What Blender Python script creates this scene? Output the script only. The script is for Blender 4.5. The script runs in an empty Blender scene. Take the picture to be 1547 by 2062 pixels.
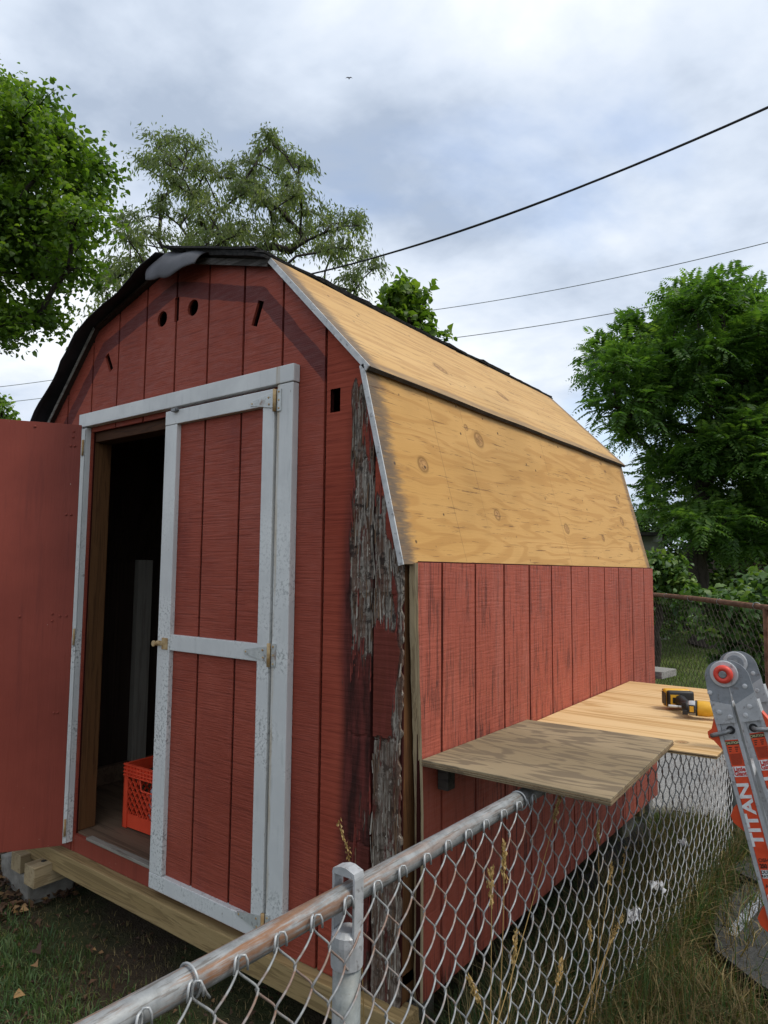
import bpy, bmesh, math, random
import numpy as np
from mathutils import Vector, Matrix, noise as mnoise

random.seed(7); rng = np.random.default_rng(7)
SC = bpy.context.scene
COL = SC.collection

# ------------------------------------------------------------------ camera
CAM = np.array([1.128, -1.625, 0.0])
YAW, PITCH, ROLL, FPX = math.radians(127.186), math.radians(4.867), math.radians(0.538), 1380.5
_f = np.array([math.cos(YAW)*math.cos(PITCH), math.sin(YAW)*math.cos(PITCH), math.sin(PITCH)])
_r = np.array([math.sin(YAW), -math.cos(YAW), 0.0])
_u = np.cross(_r, _f)
CR = math.cos(ROLL)*_r + math.sin(ROLL)*_u
CU = -math.sin(ROLL)*_r + math.cos(ROLL)*_u
CF = _f
cam_d = bpy.data.cameras.new('camera')
cam = bpy.data.objects.new('camera', cam_d); COL.objects.link(cam)
M = Matrix.Identity(4)
for i in range(3):
    M[i][0], M[i][1], M[i][2], M[i][3] = CR[i], CU[i], -CF[i], CAM[i]
cam.matrix_world = M
cam_d.sensor_fit = 'HORIZONTAL'; cam_d.sensor_width = 36.0
cam_d.lens = FPX/1547*36.0
cam_d.clip_start = 0.05; cam_d.clip_end = 2000
SC.camera = cam

def at(u, v, depth):
    """survey point: photograph pixel and distance -> place in the yard"""
    return CAM + depth*(CF + (u-773.5)/FPX*CR - (v-1031)/FPX*CU)
def on_plane(u, v, axis, val):
    d = CF + (u-773.5)/FPX*CR - (v-1031)/FPX*CU
    return CAM + d*(val-CAM[axis])/d[axis]

# ------------------------------------------------------------------ sky, sun, exposure
SUN_EL, SUN_AZ = math.radians(58), math.radians(12)      # azimuth measured from +x towards +y
world = bpy.data.worlds.new('World'); SC.world = world; world.use_nodes = True
nt = world.node_tree; nt.nodes.clear()
def wn(t, **k):
    n = nt.nodes.new(t)
    for a, b in k.items(): setattr(n, a, b)
    return n
def wl(a, b): nt.links.new(a, b)
out = wn('ShaderNodeOutputWorld'); bg = wn('ShaderNodeBackground')
sky = wn('ShaderNodeTexSky', sky_type='NISHITA', sun_disc=False)
sky.sun_elevation = SUN_EL; sky.sun_rotation = math.pi/2 - SUN_AZ
sky.air_density = 1.0; sky.dust_density = 1.5; sky.ozone_density = 1.0
skm = wn('ShaderNodeVectorMath', operation='SCALE'); skm.inputs['Scale'].default_value = 0.15
wl(sky.outputs[0], skm.inputs[0])
tc = wn('ShaderNodeTexCoord')
sep = wn('ShaderNodeSeparateXYZ'); wl(tc.outputs['Generated'], sep.inputs[0])
def wmath(op, a, b=None, clamp=False):
    n = wn('ShaderNodeMath', operation=op); n.use_clamp = clamp
    for i, q in enumerate((a, b)):
        if q is None: continue
        if isinstance(q, (int, float)): n.inputs[i].default_value = q
        else: wl(q, n.inputs[i])
    return n.outputs[0]
zz = wmath('MAXIMUM', sep.outputs[2], 0.0)
den = wmath('ADD', zz, 0.22)
cx_ = wmath('DIVIDE', sep.outputs[0], den); cy_ = wmath('DIVIDE', sep.outputs[1], den)
comb = wn('ShaderNodeCombineXYZ'); wl(cx_, comb.inputs[0]); wl(cy_, comb.inputs[1])
def wnoise(scale, detail, rough, off, dist=0.0):
    m = wn('ShaderNodeMapping'); m.inputs['Location'].default_value = off
    wl(comb.outputs[0], m.inputs[0])
    n = wn('ShaderNodeTexNoise'); n.inputs['Scale'].default_value = scale
    n.inputs['Detail'].default_value = detail; n.inputs['Roughness'].default_value = rough
    n.inputs['Distortion'].default_value = dist
    wl(m.outputs[0], n.inputs['Vector']); return n.outputs['Fac']
SKY_OFF = (3.1, 1.7, 0.0)
cover = wnoise(0.9, 7, 0.55, SKY_OFF, 0.3)
shade = wnoise(0.75, 7, 0.55, (4.6, 7.3, 1.0), 0.1)
fine = wnoise(2.6, 6, 0.55, (1.3, 5.2, 2.0), 0.15)
def wmap(v, a, b, c=0.0, d=1.0):
    n = wn('ShaderNodeMapRange', interpolation_type='SMOOTHSTEP')
    wl(v, n.inputs[0])
    for i, q in enumerate((a, b, c, d)): n.inputs[i+1].default_value = q
    return n.outputs[0]
cmask = wmap(cover, 0.32, 0.48, 0.50, 1.0)
sh2 = wmath('ADD', wmath('MULTIPLY', shade, 0.68), wmath('MULTIPLY', fine, 0.32))
ramp = wn('ShaderNodeValToRGB'); wl(sh2, ramp.inputs[0])
el = ramp.color_ramp.elements
el[0].position, el[0].color = 0.40, (0.29, 0.345, 0.435, 1)
el[1].position, el[1].color = 0.585, (0.645, 0.675, 0.71, 1)
e = el.new(0.48); e.color = (0.455, 0.51, 0.595, 1)
mix = wn('ShaderNodeMix', data_type='RGBA'); wl(cmask, mix.inputs['Factor'])
wl(skm.outputs[0], mix.inputs['A']); wl(ramp.outputs[0], mix.inputs['B'])
wl(mix.outputs['Result'], bg.inputs[0]); bg.inputs[1].default_value = 1.0
wl(bg.outputs[0], out.inputs[0])

sun_d = bpy.data.lights.new('sun', 'SUN'); sun_d.energy = 1.5; sun_d.angle = math.radians(16)
sun_d.color = (1.0, 0.94, 0.84)
sun = bpy.data.objects.new('sun', sun_d); COL.objects.link(sun)
_sd = Vector((math.cos(SUN_EL)*math.cos(SUN_AZ), math.cos(SUN_EL)*math.sin(SUN_AZ), math.sin(SUN_EL)))
sun.rotation_euler = _sd.to_track_quat('Z', 'Y').to_euler()
SC.view_settings.view_transform = 'Standard'; SC.view_settings.look = 'None'
SC.view_settings.exposure = 0.68; SC.view_settings.gamma = 1.0
SC.view_settings.use_curve_mapping = False
SC.cycles.max_bounces = 8; SC.cycles.transparent_max_bounces = 8
SC.cycles.use_denoising = True

GZ = -1.45     # ground height (camera is at 0)

# ------------------------------------------------------------------ material helper
class Mat:
    def __init__(s, name, rough=0.8, spec=0.3, metallic=0.0):
        s.m = bpy.data.materials.new(name); s.m.use_nodes = True
        s.t = s.m.node_tree; s.b = s.t.nodes['Principled BSDF']; s.o = s.t.nodes['Material Output']
        s.b.inputs['Roughness'].default_value = rough
        s.b.inputs['Specular IOR Level'].default_value = spec
        s.b.inputs['Metallic'].default_value = metallic
        s.tc = s.t.nodes.new('ShaderNodeTexCoord'); s.P = s.tc.outputs['Object']
    def n(s, t, **k):
        n = s.t.nodes.new(t)
        for a, b in k.items(): setattr(n, a, b)
        return n
    def put(s, sock, v):
        if isinstance(v, bpy.types.NodeSocket): s.t.links.new(v, sock)
        elif v is not None:
            if sock.type == 'RGBA' and len(v) == 3: v = (*v, 1)
            sock.default_value = v
    def mapv(s, scale=(1, 1, 1), loc=(0, 0, 0), rot=(0, 0, 0), v=None):
        n = s.n('ShaderNodeMapping'); s.put(n.inputs[0], v or s.P)
        n.inputs['Scale'].default_value = scale; n.inputs['Location'].default_value = loc
        n.inputs['Rotation'].default_value = rot; return n.outputs[0]
    def noise(s, scale=5, detail=4, rough=0.55, v=None, dist=0.0):
        n = s.n('ShaderNodeTexNoise'); s.put(n.inputs['Vector'], v or s.P)
        n.inputs['Scale'].default_value = scale; n.inputs['Detail'].default_value = detail
        n.inputs['Roughness'].default_value = rough; n.inputs['Distortion'].default_value = dist
        return n.outputs['Fac']
    def voro(s, scale, v=None, feature='F1', rnd=1.0):
        n = s.n('ShaderNodeTexVoronoi', feature=feature); s.put(n.inputs['Vector'], v or s.P)
        n.inputs['Scale'].default_value = scale; n.inputs['Randomness'].default_value = rnd
        return n
    def math(s, op, a, b=0.0, c=None, clamp=False):
        n = s.n('ShaderNodeMath', operation=op); n.use_clamp = clamp
        s.put(n.inputs[0], a); s.put(n.inputs[1], b)
        if c is not None: s.put(n.inputs[2], c)
        return n.outputs[0]
    def rng(s, v, a, b, c=0.0, d=1.0, smooth=True):
        n = s.n('ShaderNodeMapRange', interpolation_type='SMOOTHSTEP' if smooth else 'LINEAR')
        s.put(n.inputs[0], v)
        for i, q in enumerate((a, b, c, d)): n.inputs[i+1].default_value = q
        return n.outputs[0]
    def ramp(s, v, stops):
        n = s.n('ShaderNodeValToRGB'); s.put(n.inputs[0], v); el = n.color_ramp.elements
        while len(el) < len(stops): el.new(0.5)
        for e, (p, c) in zip(el, stops): e.position = p; e.color = (*c, 1)
        return n.outputs[0]
    def mix(s, f, a, b, mode='MIX'):
        n = s.n('ShaderNodeMix', data_type='RGBA', blend_type=mode)
        s.put(n.inputs['Factor'], f); s.put(n.inputs['A'], a); s.put(n.inputs['B'], b)
        return n.outputs['Result']
    def attr(s, name):
        n = s.n('ShaderNodeAttribute'); n.attribute_name = name; return n.outputs['Fac']
    def sep(s, v=None):
        n = s.n('ShaderNodeSeparateXYZ'); s.put(n.inputs[0], v or s.P); return n.outputs
    def bump(s, h, strength=0.5, dist=0.005, prev=None):
        n = s.n('ShaderNodeBump'); s.put(n.inputs['Height'], h)
        n.inputs['Strength'].default_value = strength; n.inputs['Distance'].default_value = dist
        if prev is not None: s.put(n.inputs['Normal'], prev)
        return n.outputs[0]
    def fin(s, col=None, bump=None, rough=None):
        if col is not None: s.put(s.b.inputs['Base Color'], col)
        if bump is not None: s.put(s.b.inputs['Normal'], bump)
        if rough is not None: s.put(s.b.inputs['Roughness'], rough)
        return s.m

MAT = {}
C0 = -1.17                                   # middle of the gable
# outline of the gable, right half as (distance from middle, height)
RIDGE, BRK, KNEE, EAVE = (0.0, 1.235), (0.562, 1.071), (0.985, 0.632), (1.136, 0.035)

def red_paint(name, horizontal=True, faded=0.0, strip=False, bare=0.0):
    s = Mat(name, 0.62, 0.28)
    x, y, z = s.sep()
    if horizontal:
        saw = s.noise(1, 5, 0.65, s.mapv((5, 5, 160)))
        saw2 = s.noise(1, 3, 0.5, s.mapv((14, 14, 60), (3, 1, 2)))
    else:
        saw = s.noise(1, 5, 0.65, s.mapv((60, 60, 5)))
        saw2 = s.noise(1, 3, 0.5, s.mapv((8, 8, 110), (3, 1, 2)))
    big = s.noise(3.0, 4, 0.6)
    blot = s.noise(1, 4, 0.6, s.mapv((7, 7, 1.6), (5, 2, 0)))
    base = s.mix(s.rng(big, 0.3, 0.7), (0.26, 0.048, 0.027), (0.325, 0.068, 0.040))
    base = s.mix(s.math('MULTIPLY', s.rng(blot, 0.52, 0.75), 0.6), base, (0.18, 0.030, 0.022))
    base = s.mix(s.math('MULTIPLY', s.rng(s.noise(1.4, 5, 0.65, s.mapv((1, 1, 0.7), (4, 4, 4))), 0.5, 0.7), 0.4), base, (0.36, 0.10, 0.07))
    if faded: base = s.mix(faded, base, (0.44, 0.125, 0.080))
    lines = s.rng(saw, 0.34, 0.5, 1.0, 0.0)
    base = s.mix(s.math('MULTIPLY', lines, 0.36), base, (0.085, 0.014, 0.011))
    if bare:
        wear = s.noise(1, 5, 0.7, s.mapv((70, 70, 4.5), (1, 4, 7)))
        patch = s.noise(2.2, 3, 0.5, s.mapv((1, 1, 1), (7, 3, 1)))
        wm = s.math('MULTIPLY', s.rng(wear, 0.51, 0.60), s.rng(patch, 0.34, 0.54))
        low = s.rng(z, -0.1, -0.9)
        base = s.mix(s.math('MULTIPLY', wm, s.math('ADD', s.math('MULTIPLY', low, 0.35), 0.60)), base, (0.060, 0.020, 0.016))
        nick = s.noise(1, 3, 0.5, s.mapv((26, 26, 13), (2, 2, 9)))
        base = s.mix(s.math('MULTIPLY', s.rng(nick, 0.70, 0.75), 0.6), base, (0.05, 0.018, 0.015))
        pale = s.noise(1, 4, 0.6, s.mapv((9, 9, 2), (9, 1, 0)))
        base = s.mix(s.math('MULTIPLY', s.rng(pale, 0.5, 0.75), 0.35), base, (0.40, 0.14, 0.105))
    if strip:
        # older, darker paint where a rake board used to run parallel to the roof edge
        ax = s.math('ABSOLUTE', s.math('SUBTRACT', x, C0))
        d = None
        for (a, b) in ((RIDGE, BRK), (BRK, KNEE), (KNEE, EAVE)):
            dx, dz = b[0]-a[0], b[1]-a[1]; L = math.hypot(dx, dz); nx, nz = dz/L, -dx/L   # inward normal
            v = s.math('ADD', s.math('MULTIPLY', s.math('SUBTRACT', ax, a[0]), nx), s.math('MULTIPLY', s.math('SUBTRACT', z, a[1]), nz))
            d = v if d is None else s.math('MINIMUM', d, v)
        wob = s.math('MULTIPLY', s.math('SUBTRACT', s.noise(14, 3, 0.5), 0.5), 0.014)
        d = s.math('ADD', d, wob)
        mk = s.math('MULTIPLY', s.rng(d, 0.073, 0.077), s.rng(d, 0.134, 0.138, 1.0, 0.0))
        mk = s.math('MULTIPLY', mk, s.rng(z, 0.58, 0.64))
        base = s.mix(s.math('MULTIPLY', mk, 0.8), base, (0.085, 0.018, 0.019))
        mk2 = s.math('MULTIPLY', s.rng(d, 0.0, 0.06, 1.0, 0.0), 0.3)
        base = s.mix(mk2, base, (0.11, 0.022, 0.02))
    h = s.math('ADD', s.math('MULTIPLY', saw, 0.7), s.math('MULTIPLY', saw2, 0.4))
    return s.fin(base, s.bump(h, 0.95, 0.006), s.rng(saw2, 0.3, 0.7, 0.5, 0.75))
MAT['red_front'] = red_paint('red_paint_front', True, 0.0, True)
MAT['red_side'] = red_paint('red_paint_side', False, 0.32, False, 1.0)
MAT['red_door'] = red_paint('red_paint_door', True, 0.02)
def red_plain():
    s = Mat('red_paint_smooth', 0.55, 0.3)
    g = s.noise(1, 4, 0.6, s.mapv((40, 40, 4)))
    big = s.noise(2.2, 4, 0.6)
    base = s.mix(s.rng(big, 0.3, 0.7), (0.20, 0.038, 0.024), (0.26, 0.053, 0.034))
    x, y, z = s.sep()
    scr = s.noise(1, 4, 0.7, s.mapv((16, 16, 60), (0, 0, 0), (0.4, 0.3, 0.5)))
    m = s.math('MULTIPLY', s.rng(scr, 0.68, 0.71), s.rng(z, -0.85, -1.1))
    base = s.mix(m, base, (0.42, 0.28, 0.22))
    dr = s.noise(1, 5, 0.7, s.mapv((22, 22, 1.5), (3, 7, 2)))
    base = s.mix(s.math('MULTIPLY', s.rng(dr, 0.52, 0.70), 0.35), base, (0.11, 0.022, 0.018))
    chip = s.noise(1, 3, 0.6, s.mapv((30, 30, 18), (1, 1, 4)))
    base = s.mix(s.rng(chip, 0.745, 0.76), base, (0.45, 0.36, 0.30))
    return s.fin(base, s.bump(s.math('ADD', g, s.math('MULTIPLY', dr, 0.6)), 0.55, 0.005))
MAT['red_plain'] = red_plain()
s = Mat('red_groove', 0.9, 0.1); MAT['groove'] = s.fin(s.mix(s.noise(9), (0.022, 0.006, 0.005), (0.05, 0.011, 0.009)))

def white_paint(name, dirt_at=None):
    s = Mat(name, 0.5, 0.35)
    x, y, z = s.sep()
    g = s.noise(1, 4, 0.6, s.mapv((60, 60, 6)))
    sp = s.noise(90, 6, 0.75)
    big = s.noise(5, 4, 0.6)
    low = s.rng(z, 0.5, -0.5, 0.0, 1.0)
    base = s.mix(s.rng(big, 0.3, 0.7), (0.56, 0.57, 0.56), (0.68, 0.69, 0.67))
    th = s.math('MULTIPLY', s.rng(sp, 0.50, 0.60), s.math('MULTIPLY', s.rng(big, 0.40, 0.60), low))
    base = s.mix(s.math('MULTIPLY', th, 0.75), base, (0.13, 0.14, 0.14))
    base = s.mix(s.math('MULTIPLY', s.rng(g, 0.55, 0.75), 0.35), base, (0.36, 0.38, 0.37))
    run = s.math('MULTIPLY', s.rng(s.math('ABSOLUTE', s.math('ADD', x, 0.536)), 0.004, 0.013, 1.0, 0.0), s.rng(s.noise(1, 4, 0.6, s.mapv((30, 30, 3), (2, 2, 2))), 0.38, 0.60))
    base = s.mix(s.math('MULTIPLY', run, 0.65), base, (0.36, 0.26, 0.13))
    chip = s.noise(1, 4, 0.7, s.mapv((38, 38, 16), (1, 6, 3)))
    base = s.mix(s.math('MULTIPLY', s.rng(chip, 0.69, 0.72), 0.8), base, (0.20, 0.17, 0.14))
    return s.fin(base, s.bump(g, 0.35, 0.003))
MAT['white'] = white_paint('white_trim_paint')

def plywood(name, c1, c2, c3, along='y', scale=1.0, knots=(), weather=False, grey=0.0, contrast=1.0, spots=True, aspect=16.0, dist=0.6, band=0.42):
    """knots in the panel's own Object space (same as yard space)"""
    s = Mat(name, 0.72, 0.22)
    P = s.P
    kmask = None; kring = None
    for (kx, ky, kz, kr) in knots:
        d = s.n('ShaderNodeVectorMath', operation='SUBTRACT'); s.put(d.inputs[0], s.P); d.inputs[1].default_value = (kx, ky, kz)
        sc = s.n('ShaderNodeVectorMath', operation='MULTIPLY'); s.put(sc.inputs[0], d.outputs[0])
        sc.inputs[1].default_value = (1.0, 0.92, 1.0)
        ln = s.n('ShaderNodeVectorMath', operation='LENGTH'); s.put(ln.inputs[0], sc.outputs[0])
        q = s.math('DIVIDE', ln.outputs['Value'], kr)
        w = s.math('POWER', 2.718, s.math('MULTIPLY', s.math('MULTIPLY', q, q), -0.16))
        off = s.n('ShaderNodeVectorMath', operation='SCALE'); s.put(off.inputs[0], d.outputs[0])
        s.put(off.inputs['Scale'], s.math('MULTIPLY', w, -0.78))
        ad = s.n('ShaderNodeVectorMath', operation='ADD'); s.put(ad.inputs[0], P); s.put(ad.inputs[1], off.outputs[0])
        P = ad.outputs[0]
        km = s.rng(q, 1.0, 0.75); kmask = km if kmask is None else s.math('MAXIMUM', kmask, km)
        kr_ = s.math('MULTIPLY', s.rng(q, 0.8, 1.0), s.rng(q, 1.0, 1.5, 1.0, 0.0)); kring = kr_ if kring is None else s.math('MAXIMUM', kring, kr_)
    long_, cross = 9.0*scale/aspect, 9.0*scale
    ms = (cross, long_, cross) if along == 'y' else (long_, cross, cross)
    warp = s.noise(1, 3, 0.5, s.mapv(ms, v=P), dist)
    warp2 = s.noise(1, 2, 0.5, s.mapv(tuple(q*0.4 for q in ms), (4, 2, 8), v=P))
    bands = s.math('SINE', s.math('MULTIPLY', s.math('ADD', warp, s.math('MULTIPLY', warp2, 1.5)), 42.0*contrast))
    fib = s.noise(1, 5, 0.7, s.mapv(tuple(q*v for q, v in zip(ms, (12, 5, 12) if along == 'y' else (5, 12, 12))), v=P))
    col = s.mix(s.rng(warp2, 0.3, 0.7), c1, c2)
    col = s.mix(s.math('MULTIPLY', s.rng(bands, -0.1, 0.9), band), col, c3)
    col = s.mix(s.math('MULTIPLY', s.rng(fib, 0.58, 0.74), 0.5), col, tuple(q*0.42 for q in c3))
    big = s.noise(1.7, 4, 0.6)
    col = s.mix(s.math('MULTIPLY', s.rng(big, 0.45, 0.72), 0.30), col, tuple(q*0.55 for q in c1))
    if kmask is not None:
        col = s.mix(s.math('MULTIPLY', kring, 0.65), col, tuple(q*0.35 for q in c3))
        kc = s.mix(s.rng(s.noise(45, 4, 0.7, None, 1.5), 0.35, 0.62), (0.10, 0.045, 0.016), (0.46, 0.25, 0.10))
        col = s.mix(s.math('MULTIPLY', kmask, 0.75), col, kc)
    if spots:
        v = s.voro(15); v2 = s.noise(5.0, 2)
        sp = s.math('MULTIPLY', s.rng(v.outputs['Distance'], 0.055, 0.11, 1.0, 0.0), s.rng(v2, 0.40, 0.5))
        col = s.mix(s.math('MULTIPLY', sp, 0.9), col, (0.035, 0.02, 0.015))
        v3 = s.voro(7.0, s.mapv((1, 0.45, 1), (3, 3, 3))); sp2 = s.rng(v3.outputs['Distance'], 0.03, 0.09, 1.0, 0.0)
        col = s.mix(s.math('MULTIPLY', sp2, 0.6), col, (0.10, 0.05, 0.03))
    if weather:
        x, y, z = s.sep()
        edge_n = s.math('ADD', s.math('MULTIPLY', s.noise(1, 5, 0.7, s.mapv((26, 6, 26), (2, 2, 2))), 0.55), s.math('MULTIPLY', s.noise(1, 3, 0.7, s.mapv((150, 12, 150), (5, 2, 2))), 0.45))
        a = s.math('ADD', y, s.math('MULTIPLY', s.math('SUBTRACT', edge_n, 0.5), 0.25))
        ed = s.rng(a, 0.012, 0.075, 1.0, 0.0)
        ed2 = s.math('MULTIPLY', s.rng(s.math('ADD', y, s.math('MULTIPLY', edge_n, 0.06)), 2.32, 2.37), 0.8)
        zt = s.math('MULTIPLY', s.rng(s.math('ADD', z, s.math('MULTIPLY', s.math('SUBTRACT', s.noise(6, 4), 0.5), 0.10)), 0.57, 0.64), 0.6)
        top = s.math('MULTIPLY', zt, s.rng(z, 0.66, 0.645))
        f = s.math('MAXIMUM', s.math('MAXIMUM', ed, ed2), top)
        col = s.mix(s.math('MULTIPLY', f, s.rng(edge_n, 0.25, 0.6, 0.45, 0.95)), col, (0.105, 0.085, 0.07))
        crk = s.noise(1, 4, 0.75, s.mapv((120, 5, 120), (6, 2, 2)))
        col = s.mix(s.math('MULTIPLY', s.rng(crk, 0.60, 0.66), 0.75), col, (0.10, 0.05, 0.025))
    if weather:                                            # saw-scored pencil lines across the sheet
        for y0_, k_ in ((0.34, 0.045), (0.55, 0.03), (1.24, 0.02)):
            ln_ = s.math('ABSOLUTE', s.math('SUBTRACT', s.math('ADD', y, s.math('MULTIPLY', z, k_)), y0_))
            col = s.mix(s.math('MULTIPLY', s.rng(ln_, 0.0008, 0.0022, 1.0, 0.0), s.rng(s.noise(4, 2), 0.4, 0.55, 0.0, 0.45)), col, (0.12, 0.06, 0.03))
    if grey: col = s.mix(grey, col, (0.23, 0.20, 0.15))
    h = s.math('ADD', fib, s.math('MULTIPLY', bands, 0.12))
    return s.fin(col, s.bump(h, 0.30, 0.004))

def wood(name, c1, c2, dark, axis='x', sc=1.0, bumpst=0.35, rough=0.75):
    s = Mat(name, rough, 0.2)
    v = {'x': (1.2, 22, 22), 'y': (22, 1.2, 22), 'z': (22, 22, 1.2)}[axis]
    v = tuple(q*sc for q in v)
    w = s.noise(1, 4, 0.6, s.mapv(v), 0.8)
    f = s.noise(1, 5, 0.7, s.mapv(tuple(q*5 for q in v)))
    bands = s.math('SINE', s.math('MULTIPLY', w, 34))
    col = s.mix(s.rng(w, 0.3, 0.7), c1, c2)
    col = s.mix(s.math('MULTIPLY', s.rng(bands, 0.2, 1.0), 0.55), col, dark)
    col = s.mix(s.math('MULTIPLY', s.rng(f, 0.55, 0.75), 0.5), col, tuple(q*0.6 for q in dark))
    return s.fin(col, s.bump(s.math('ADD', f, s.math('MULTIPLY', bands, .15)), bumpst, 0.003))
MAT['treated'] = wood('treated_lumber', (0.27, 0.19, 0.085), (0.34, 0.245, 0.12), (0.15, 0.10, 0.045), 'x')
MAT['blockwood'] = wood('block_lumber', (0.33, 0.25, 0.14), (0.40, 0.31, 0.19), (0.20, 0.14, 0.075), 'y')
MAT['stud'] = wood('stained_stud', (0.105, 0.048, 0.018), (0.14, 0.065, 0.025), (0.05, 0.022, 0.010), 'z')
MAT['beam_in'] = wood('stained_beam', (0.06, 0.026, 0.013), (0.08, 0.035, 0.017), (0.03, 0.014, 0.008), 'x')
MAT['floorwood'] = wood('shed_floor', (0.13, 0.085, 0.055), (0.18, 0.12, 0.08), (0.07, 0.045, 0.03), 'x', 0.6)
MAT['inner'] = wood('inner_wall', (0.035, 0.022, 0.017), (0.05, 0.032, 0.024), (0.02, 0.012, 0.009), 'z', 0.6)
MAT['greywood'] = wood('grey_weathered_wood', (0.22, 0.21, 0.19), (0.33, 0.32, 0.29), (0.09, 0.085, 0.08), 'x', 1.6, 0.7)
MAT['darkwood'] = wood('dark_weathered_wood', (0.05, 0.045, 0.04), (0.16, 0.15, 0.14), (0.02, 0.018, 0.016), 'x', 1.6, 0.8)
MAT['threshold'] = wood('worn_threshold', (0.21, 0.19, 0.16), (0.29, 0.27, 0.23), (0.10, 0.08, 0.06), 'x')
MAT['edgeply'] = wood('raw_plywood_edge', (0.42, 0.32, 0.18), (0.36, 0.29, 0.19), (0.13, 0.09, 0.055), 'z', 1.6, 0.6)
MAT['paleboard'] = wood('pale_inner_board', (0.33, 0.31, 0.27), (0.40, 0.38, 0.33), (0.24, 0.22, 0.19), 'z')
MAT['cleat'] = wood('dark_cleat', (0.045, 0.04, 0.035), (0.07, 0.06, 0.05), (0.02, 0.018, 0.015), 'x')

def simple(name, c1, c2, scale=8, rough=0.6, spec=0.3, metal=0.0, bump=0.0, bs=60, det=4):
    s = Mat(name, rough, spec, metal)
    col = s.mix(s.rng(s.noise(scale, det), 0.3, 0.7), c1, c2)
    return s.fin(col, s.bump(s.noise(bs, 4), bump, 0.003) if bump else None)
def galv(name, rust=0.4, base=(0.30, 0.31, 0.31), base2=(0.47, 0.48, 0.48)):
    s = Mat(name, 0.5, 0.4, 0.35)
    n1 = s.noise(28, 5, 0.7); n2 = s.noise(5, 5, 0.65); n3 = s.noise(70, 3)
    col = s.mix(s.rng(n1, 0.3, 0.7), base, base2)
    col = s.mix(s.math('MULTIPLY', s.rng(n3, 0.58, 0.7), 0.6), col, (0.15, 0.13, 0.12))
    r = s.math('MULTIPLY', s.rng(n2, 0.53, 0.62), s.rng(n1, 0.35, 0.55))
    col = s.mix(s.math('MULTIPLY', r, rust), col, s.mix(n3, (0.17, 0.07, 0.03), (0.28, 0.13, 0.06)))
    return s.fin(col, s.bump(n1, 0.2, 0.002), s.rng(n2, 0.3, 0.7, 0.38, 0.62))
def rail_mat():
    s = Mat('rusty_galvanised_rail', 0.5, 0.35, 0.3)
    n1 = s.noise(30, 5, 0.7); n2 = s.noise(1, 5, 0.7, s.mapv((40, 3.5, 40))); n3 = s.noise(1, 4, 0.7, s.mapv((160, 12, 160), (3, 1, 2))); x, y, z = s.sep()
    col = s.mix(s.rng(n1, 0.3, 0.7), (0.20, 0.21, 0.21), (0.31, 0.32, 0.32))
    col = s.mix(s.math('MULTIPLY', s.rng(n3, 0.52, 0.62), 0.7), col, (0.12, 0.105, 0.09))
    near = s.rng(y, -0.2, -1.0, 0.35, 1.0)
    col = s.mix(s.math('MULTIPLY', s.rng(n2, 0.47, 0.60), near), col, s.mix(n1, (0.15, 0.065, 0.03), (0.30, 0.16, 0.085)))
    return s.fin(col, s.bump(n1, 0.25, 0.002), s.rng(n2, 0.3, 0.7, 0.4, 0.7))
MAT['galv_rail'] = rail_mat()
MAT['galv_wire'] = galv('galvanised_wire', 0.7, (0.28, 0.29, 0.29), (0.44, 0.45, 0.45))
MAT['galv_post'] = galv('galvanised_post', 0.1, (0.17, 0.185, 0.18), (0.27, 0.29, 0.28))
MAT['rust'] = simple('rusty_pipe', (0.12, 0.055, 0.032), (0.22, 0.11, 0.065), 20, 0.85, 0.15, 0.0, 0.3)
MAT['rustwire'] = simple('rusty_wire', (0.05, 0.042, 0.035), (0.10, 0.08, 0.06), 20, 0.8, 0.2)
MAT['hinge'] = galv('rusty_painted_hinge', 0.95, (0.46, 0.48, 0.47), (0.58, 0.60, 0.58))
MAT['hingepin'] = simple('rusty_hinge_pin', (0.34, 0.20, 0.08), (0.48, 0.36, 0.20), 60, 0.75, 0.2)
MAT['drip'] = galv('metal_drip_edge', 0.05, (0.40, 0.41, 0.41), (0.58, 0.58, 0.57))
MAT['felt'] = simple('black_roofing_felt', (0.014, 0.014, 0.016), (0.028, 0.028, 0.031), 12, 0.72, 0.3, 0, 0.25, 160)
MAT['feltflap'] = simple('grey_felt_underside', (0.075, 0.076, 0.084), (0.10, 0.10, 0.11), 10, 0.62, 0.35, 0, 0.15, 160)
MAT['shingle'] = simple('black_shingle', (0.010, 0.010, 0.010), (0.035, 0.033, 0.031), 70, 0.9, 0.2, 0, 0.6, 240)
MAT['black'] = simple('black_rubber', (0.012, 0.012, 0.013), (0.022, 0.022, 0.024), 30, 0.5, 0.4)
MAT['concrete'] = simple('concrete_block', (0.15, 0.14, 0.12), (0.25, 0.235, 0.205), 14, 0.95, 0.15, 0, 0.8, 90)
MAT['alu'] = galv('brushed_aluminium', 0.0, (0.38, 0.39, 0.40), (0.50, 0.51, 0.52))
MAT['alu_d'] = galv('hinge_aluminium', 0.0, (0.22, 0.24, 0.26), (0.30, 0.32, 0.34))
MAT['alu_l'] = galv('bare_aluminium', 0.0, (0.46, 0.47, 0.48), (0.60, 0.61, 0.61))
MAT['orange'] = simple('orange_plastic', (0.58, 0.065, 0.018), (0.68, 0.085, 0.025), 20, 0.42, 0.4)
MAT['decal'] = simple('orange_decal', (0.60, 0.060, 0.018), (0.72, 0.085, 0.028), 40, 0.4, 0.4)
MAT['knob'] = simple('red_knob', (0.60, 0.045, 0.028), (0.70, 0.08, 0.05), 60, 0.42, 0.4, 0, 0.15, 120)
MAT['white_print'] = simple('white_print', (0.62, 0.62, 0.61), (0.76, 0.76, 0.75), 90, 0.45, 0.3)
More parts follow.
